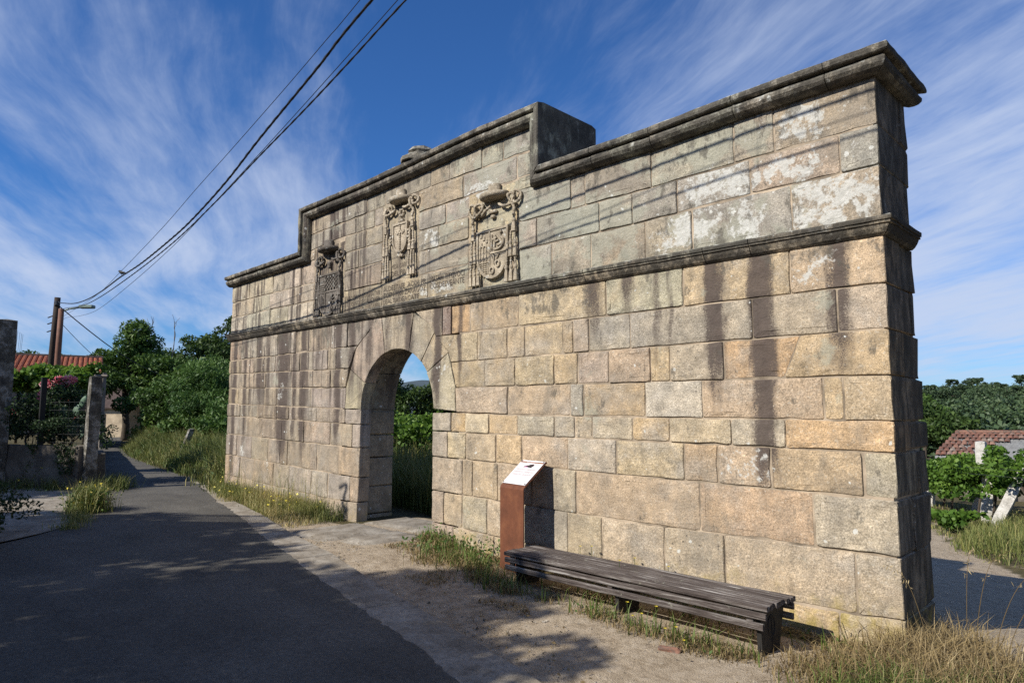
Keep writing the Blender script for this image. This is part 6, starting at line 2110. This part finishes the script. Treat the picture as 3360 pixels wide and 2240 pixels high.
mb = MB()
mb.tube([(0, 0, 1.02), (dr[0] * 3.4, dr[1] * 3.4, 1.02)], .03, 6)
mb.tube([(0, 0, .12), (dr[0] * 3.4, dr[1] * 3.4, .12)], .02, 6)
pts = catmull([(0, 0, 1.0), (dr[0] * .3, dr[1] * .3, 1.25), (dr[0] * .1, dr[1] * .1, 1.45), (dr[0] * .5, dr[1] * .5, 1.6)], 6)
mb.tube([tuple(p) for p in pts], .03, 6)
mb.build('rail', M_IRON, rail)
for i in range(26):
    p = dr * (.05 + i * .13)
    MB().tube([(p[0], p[1], 0), (p[0], p[1], 1.18)], .018, 6).build('bar', M_IRON, rail)

# ------------------------------------------------------------------ behind the wall, seen through the arch
AR_ = np.random.default_rng(33)
PA = np.stack([AR_.uniform(-16.5, -6.5, 22000), AR_.uniform(1.3, 7.0, 22000)], 1)
PA = PA[(PA[:, 1] > 1.6 + .2 * AR_.random(len(PA))) & (np.abs((PA[:, 0] + 6.85) * .6 + (PA[:, 1]) * .82) < 9)]
PA = np.concatenate([PA, G(PA[:, 0], PA[:, 1])[:, None]], 1)
blades('meadow_grass', PA, AR_.uniform(.5, 1.25, len(PA)), .010, L_MIX, tone=np.clip(AR_.normal(.38, .2, len(PA)), 0, 1), bend=.5, seed=95, label='tall meadow grass in the wall shadow behind the arch', cat='grass', kind='stuff')
for row, (x0, y0) in enumerate(((-12.2, 4.6), (-13.4, 6.0), (-14.8, 7.4), (-16.4, 8.8))):
    vr = empty('vine_row', (x0, y0, g(x0, y0)), label=['nearest row of green vines seen through the arch', 'second row of green vines behind the first', 'third row of green vines in the plot', 'farthest row of green vines in the plot'][row], cat='vine')
    n_ = 4200
    t_ = AR_.uniform(-1, 1, n_)
    topz = 1.45 - g(x0, y0) + .14 * row * 0
    Pv = np.stack([t_ * 2.2, t_ * 2.1 + AR_.normal(0, .22, n_), topz - np.abs(AR_.normal(0, .38, n_)) + .16 * np.sin(t_ * 17) + .1 * AR_.normal(0, 1, n_)], 1)
    leaves('foliage', Pv, .06, L_VINE, vr, aspect=.75, upb=.7, seed=100 + row, tone=np.clip(.45 + .5 * (Pv[:, 2] - topz + .3) + AR_.normal(0, .15, n_), 0, 1))
    for f in np.linspace(-.95, .95, 6):
        MB().tube([(f * 2.2, f * 2.1, -.1), (f * 2.2 + .05, f * 2.1, .7), (f * 2.2, f * 2.1, topz - .2)], .03, 6).build('stem', M_BARK, vr)
for i, (x, y, h, lab) in enumerate(((-35.5, 20.0, 4.4, 'dark oak at the left of the trees behind the vineyard'), (-34.2, 22.0, 3.6, 'low dark tree in the gap below the far mountain'), (-32.2, 23.2, 4.7, 'feathery-topped dark tree behind the vineyard'), (-29.0, 24.5, 4.4, 'dark tree behind the vineyard hidden by the right arch jamb'))):
    tree('field_oak', lab, (x, y, g(x, y)), [((0, 0, h * .62), (1.9, 1.9, h * .33)), ((.9, .5, h * .4), (1.7, 1.7, h * .32))], 8000, .10, L_OAK, 110 + i, .15, rc=.55, k=44, group='trees behind the vineyard')
# far mountain
nmt = 60
V, F = [], []
for i in range(nmt):
    a = R(118 + 48 * i / (nmt - 1))
    hgt = 95 + 58 * math.exp(-((i - 27) / 7.0) ** 2) + 14 * vnoise(i * .21, 3) + 6 * vnoise(i * .7, 5)
    for (D, z_) in ((2500, -20), (2900, hgt * .75), (3100, hgt), (3600, -20)):
        V.append((1.78 + D * math.cos(a), -6.34 + D * math.sin(a), z_))
for i in range(nmt - 1):
    for j in range(3):
        F.append((i * 4 + j, (i + 1) * 4 + j, (i + 1) * 4 + j + 1, i * 4 + j + 1))
M_MOUNT = plain('heath_mountain', (0.055, 0.075, 0.085), 0.95, 0.004, .3, 0.0)
mobj('mountain', V, F, M_MOUNT, None, True, kind='structure')

# ------------------------------------------------------------------ right: path side, pergola, shed, wooded hill
stone_post('pergola_post', 'pale granite strut leaning up under the pergola leaves', (-2.28, 16.3, g(-2.28, 16.3)), (-1.57, 16.9, .24), .30, .25, M_PALEPOST)
stone_post('pergola_post', 'upright pale granite pergola post rising above the leaves', (-3.0, 19.6, g(-3.0, 19.6)), (-3.08, 19.8, .82), .32, .26, M_PALEPOST)
stone_post('pergola_post', 'short stout pale post in the shade at the path side of the pergola', (-5.15, 21.9, g(-5.1, 21.9)), (-5.1, 21.95, -.45), .34, .30, M_PALEPOST)
stone_post('pergola_post', 'pale post in the shade between the stout post and the tall one', (-3.45, 20.6, g(-3.4, 20.6)), (-3.4, 20.7, -.4), .26, .22, M_PALEPOST)
stone_post('pergola_post', 'pale post just behind the foot of the leaning strut', (-2.75, 18.3, g(-2.75, 18.3)), (-2.7, 18.4, -.1), .30, .26, M_PALEPOST)
perg = empty('pergola_vine', (-1.5, 18, g(-1.5, 18)), label='bright green vine pergola on granite posts beside the path', cat='vine')
po = np.array([-1.5, 18, g(-1.5, 18)])
cl = []
for i in range(170):
    f = AR_.random()
    if f < .62:                                              # edge of the pergola facing the path
        q_ = AR_.random()
        p = np.array([-5.6 + 4.2 * q_, 22.4 - 5.6 * q_, -.42 + .45 * q_ + AR_.normal(0, .2)])
        p[:2] += AR_.normal(0, .25, 2)
    else:
        q_ = AR_.random()
        p = np.array([-5.2 + 6.0 * q_ + AR_.uniform(0, 2.0), 22.4 - 5.6 * q_ + AR_.uniform(0, 2.0), -.18 + .35 * q_ + AR_.normal(0, .13)])
    cl.append(p - po)
for i in range(26):
    cl.append(np.array([-1.2 + AR_.normal(0, .7), 16.9 + AR_.normal(0, .7), .35 + AR_.normal(0, .3)]) - po)
cl = np.array(cl)
P, tn = clump_points(AR_, cl, AR_.uniform(.22, .42, len(cl)), 26000)
leaves('foliage', P, .062, L_VINE, perg, aspect=.8, upb=.9, tone=tn + .05, seed=120)
for i in range(8):
    mb = MB()
    q_ = i / 7
    p = np.array([-5.2 + 4.6 * q_, 22.2 - 8.4 * q_]) + AR_.normal(0, .2, 2)
    z0 = g(*p)
    mb.tube([(p[0] - po[0], p[1] - po[1], z0 - po[2] - .1), (p[0] - po[0] + .15, p[1] - po[1], z0 - po[2] + .8), (p[0] - po[0] - .05, p[1] - po[1] + .1, -.2 - po[2])], .04, 6)
    mb.build('stem', M_BARK, perg)
mb = MB()
for dz_ in (0, .18):
    mb.tube([(-5.6 - po[0], 22.4 - po[1], -.3 + dz_ - po[2]), (-1.0 - po[0], 13.8 - po[1], .2 + dz_ - po[2])], .006, 5)
mb.build('trellis_wire', M_WIRE, perg, kind='stuff')
tree('vine_shoot', 'vine shoots sprawling on the grass at the foot of the leaning strut', (-2.7, 15.2, g(-2.7, 15.2)), [((0, 0, .28), (.75, .6, .28)), ((-.5, .6, .2), (.5, .4, .2))], 700, .075, L_VINE, 121, .02, cat='vine', rc=.2, k=18, aspect=.8)
bnk = lambda x, y, r_: (x > np.interp(y, [6, 9, 10.5, 11.2, 13, 15], [2.5, .5, -1.2, -2.1, -2.3, -2.6]) + .1 * r_.normal(size=len(x)))
PR = scatter(AR_, 17000, -2.9, 4.0, 8.2, 17.5, bnk)
PR[:, 2] += .18 * np.clip((PR[:, 0] - np.interp(PR[:, 1], [6, 9, 10.5, 11.2, 13, 15], [2.5, .5, -1.2, -2.1, -2.3, -2.6])) / .8, 0, 1)
blades('path_bank_grass', PR, AR_.uniform(.12, .5, len(PR)), .007, L_MIX, tone=np.clip(AR_.normal(.36, .2, len(PR)), 0, 1), bend=.8, seed=122, label='grassy bank along the right side of the sandy path', cat='grass', kind='stuff')
PR2 = scatter(AR_, 9000, -8.5, -1.2, 8.6, 24.0, lambda x, y, r_: np.abs(x - np.interp(y, [6, 9, 12, 16, 26], [-.6, -2.2, -3.4, -4.6, -8])) > np.interp(y, [8, 12, 16], [1.6, 1.1, .7]))
blades('path_side_grass', PR2, AR_.uniform(.05, .22, len(PR2)), .010, L_MIX, tone=np.clip(AR_.normal(.5, .22, len(PR2)), 0, 1), bend=.9, seed=123, label='short dry and green grass beyond the bend of the path', cat='grass', kind='stuff')

# shed with patched roof: ridge and eave from the photograph, tiles on the left, fibre-cement sheets on the right
shed = empty('tiled_shed', (-4.5, 27.5, -2.0), label='low shed with patched red tile and grey corrugated roof beyond the pergola', cat='shed')
so = np.array([-4.5, 27.5, -2.0])
sE0, sR0 = np.array([-6.3, 26.9, -.34]), np.array([-5.75, 29.6, .86])
su = np.array([.86, .51, 0.0])
su = su / np.linalg.norm(su)
SW = 8.0
tw0, tn_ = .215, 0
slope = sR0 - sE0
Ls = np.linalg.norm(slope)
sd_ = slope / Ls
nr_ = np.cross(su, sd_)
V, F = [], []
n_ = 120
for i in range(n_ + 1):
    s_ = SW * i / n_
    h = .028 * math.sin(s_ * 2 * math.pi / .177)
    for f in (-.02, 1.0):
        V.append(sE0 + su * s_ + slope * f + nr_ * h - so)
for i in range(n_):
    F.append((2 * i, 2 * i + 2, 2 * i + 3, 2 * i + 1))
mobj('corrugated_sheet', V, F, M_FIBRE, shed, True)
# one round tile, copied
V, F = [], []
for (f, lift, w_) in ((0, .035, .105), (.40, .012, .085)):
    for q_ in range(6):
        an = math.pi * q_ / 5
        V.append((-w_ * math.cos(an), f, .07 * math.sin(an) + lift))
for dzz in (-.012,):
    V += [(v[0] * .9, v[1], v[2] + dzz) for v in V[:12]]
F = [(q_, q_ + 1, 7 + q_, 6 + q_) for q_ in range(5)] + [(q_ + 12, q_ + 18, q_ + 19, q_ + 13) for q_ in range(5)] + [(q_, q_ + 12, q_ + 13, q_ + 1) for q_ in range(5)]
tm = bpy.data.meshes.new('roof_tile')
tm.from_pydata(V, [], F)
tm.materials.append(M_OLDTILE)
from mathutils import Matrix
bas = Matrix(((su[0], sd_[0], nr_[0]), (su[1], sd_[1], nr_[1]), (su[2], sd_[2], nr_[2])))
rows = int(Ls / .33)
for k_ in range(rows):
    for c_ in range(int(SW / .215)):
        f = k_ / rows
        s_ = (c_ + .5) * .215
        lim = .55 + 2.75 * (f - .22) if f > .25 else .9 + 1.0 * f
        top = f > .86 - .02 * (c_ % 2)
        if f < .16 and not top:
            continue
        if s_ > max(lim * 1.3, .4 + 1.3 * f) and not top and s_ > 2.9 * f + .3:
            continue
        if rnd.random() < .03:
            continue
        o = bpy.data.objects.new('roof_tile', tm)
        p = sE0 + su * (s_ + rnd.uniform(-.012, .012)) + slope * f + nr_ * .03 - so
        o.matrix_local = Matrix.Translation(Vector(p)) @ (bas.to_4x4()) @ Matrix.Rotation(rnd.uniform(-.05, .05), 4, 'Z')
        link(o, shed)
mb = MB()
mb.tube([tuple(sR0 - so + nr_ * .06), tuple(sR0 + su * SW - so + nr_ * .06)], .09, 8)
mb.build('ridge_tiles', M_OLDTILE, shed)
fas = [sE0 + np.array([0, 0, -.05]), sE0 + su * SW + np.array([0, 0, -.05])]
mobj('lower_tile_strip', [tuple(p - so) for p in (fas[0] - sd_ * .45 - np.array([0, 0, .1]), fas[1] - sd_ * .45 - np.array([0, 0, .1]), fas[1], fas[0])], [(0, 1, 2, 3)], M_OLDTILE, shed)
bk_ = 2 * np.array([slope[0], slope[1], 0])
quad_house(shed, [tuple((sE0 + su * .2 + sd_ * .1 - so)[:2]), tuple((sE0 + su * (SW - .2) + sd_ * .1 - so)[:2]), tuple((sE0 + su * (SW - .2) + bk_ - so)[:2]), tuple((sE0 + su * .2 + bk_ - so)[:2])], -.4, 1.85, M_RUBBLE)
mobj('roof_back', [tuple(p - so) for p in (sR0, sR0 + su * SW, sE0 + su * SW + bk_, sE0 + bk_)], [(0, 1, 2, 3)], M_FIBRE, shed)
for i in range(9):
    p = sE0 + su * (.5 + i * .8) - so
    MB().bevbox((p[0] + .1, p[1] - .1, .6), (.05, .05, .8), .01).build('board_post', M_DEADWOOD, shed)

# trees of the valley and the hill, each ridge farther off
FW = np.random.default_rng(44)


def proto_tree(name, h, rad, n, mat, seed, pine=False):
    r_ = np.random.default_rng(seed)
    root = bpy.data.objects.new(name, None)
    COL.objects.link(root)
    if pine:
        c_, q_ = clumps(r_, (0, 0, h * .76), (rad, rad, h * .20), 26, rad * .34, .3)
        c_[:, :2] += r_.normal(0, rad * .2, (len(c_), 2))
    else:
        c_, q_ = clumps(r_, (0, 0, h * .55), (rad, rad, h * .42), 34, rad * .36, .3)
    P_, t_ = clump_points(r_, c_, q_, n, .6)
    leaves('crown', P_, h * (.030 if pine else .036), mat, root, .5, .7, t_, seed=seed + 1)
    mb_ = MB()
    mb_.tube([(0, 0, -.5), (.1, .05, h * .35), (-.05, .1, h * .6), (0, 0, h * .85)], [h * .022, h * .018, h * .013, h * .004], 7)
    for i in range(5):
        j = r_.integers(0, len(c_))
        a = np.array([0, .05, h * r_.uniform(.45, .75)])
        mb_.tube([tuple(a), tuple((a + c_[j]) / 2 + np.array([0, 0, .2])), tuple(c_[j])], [h * .008, h * .006, h * .002], 5)
    mb_.build('trunk', M_BARK, root, True)
    return root


protos = [proto_tree('pine_tree', 11, 3.2, 1500, L_PINE, 131, True), proto_tree('pine_tree', 12.5, 2.6, 1400, L_PINE, 132, True), proto_tree('pine_tree', 9, 3.4, 1500, L_PINE, 133, True)]
used = [False] * 3
k_ = 0


def polar(px, D):
    """bearing of a column of the photograph at a given distance"""
    lat = (px - 1176) / 1600 * D
    return 1.78 - .697 * D + .717 * lat, -6.34 + .717 * D + .697 * lat


SKYP = [(2118, 260), (2135, 255), (2150, 262), (2168, 300), (2185, 320), (2206, 280), (2228, 310), (2246, 330), (2262, 300), (2285, 270), (2297, 262), (2312, 290), (2330, 255), (2345, 262), (2362, 250), (2380, 270),
        (2125, 190), (2150, 205), (2172, 195), (2200, 210), (2222, 190), (2250, 205), (2272, 192), (2296, 208), (2318, 195), (2340, 205), (2365, 195)]
for i, (px, D) in enumerate(SKYP):
    x, y = polar(px, D)
    j = i % 3
    o = protos[j] if not used[j] else copy_tree(protos[j])
    used[j] = True
    o.location = (x, y, g(x, y) - .3)
    s_ = FW.uniform(.75, 1.12) * (.9 if D > 240 else .8)
    o.scale = (s_, s_, s_)
    o.rotation_euler = (0, 0, FW.uniform(0, 6.28))
    far_ = D > 230
    tag(o, 'flat-crowned pine on the skyline of the wooded hill' if far_ else 'pine with bare trunk on the slope below the skyline', 'tree', 'pines on the skyline' if far_ else 'pines on the hillside')
# the mass of the wood
C_, Rr = [], []
for i in range(1500):
    D = FW.uniform(70, 330)
    px = FW.uniform(2060, 2480)
    x, y = polar(px, D)
    h = FW.uniform(3.5, 8.0) * (1 if D > 120 else .6)
    z = g(x, y)
    for _ in range(3):
        C_.append((x + FW.normal(0, h * .22), y + FW.normal(0, h * .22), z + h * FW.uniform(.3, .9)))
        Rr.append(h * FW.uniform(.22, .36))
P, tn = clump_points(FW, np.array(C_), np.array(Rr), 190000, .8)
leaves('hillside_wood', P, .40, L_FARWOOD, None, .55, .8, tn, seed=140, label='dense mixed wood covering the hillside below the pine skyline', cat='wood', kind='stuff')
for i, (px, py_, D, w_) in enumerate(((2248, 953, 150, 3.2), (2318, 961, 140, 3.0))):
    x, y = polar(px, D)
    z = 1.7 - (py_ - 950) / 1600 * D
    small_house('white_house', ['white house glimpsed between trees on the wooded hillside', 'bright low white building at the foot of the wooded hill'][i], (x - w_ / 2, y, 0), (.99, .1), w_, 3, z - 6, z + .45, z + .9, M_WHITE, M_TILE)
for i, (px, D, h, lab) in enumerate(((2112, 60, 5.6, 'dark leafy tree behind the left end of the shed'), (2138, 75, 5.0, 'leafy tree in the hollow behind the shed roof'), (2165, 62, 4.2, 'low round tree behind the shed ridge'), (2100, 44, 4.0, 'shaded tree half hidden by the wall corner'))):
    x, y = polar(px, D)
    tree('valley_tree', lab, (x, y, g(x, y)), [((0, 0, h * .58), (2.3, 2.3, h * .36)), ((1.5, .5, h * .4), (1.9, 1.9, h * .3))], 6500, .15, L_OAK if i % 2 else L_CHEST, 150 + i, .15, rc=.7, k=40, group='trees in the hollow behind the shed')
bpy.context.view_layer.update()
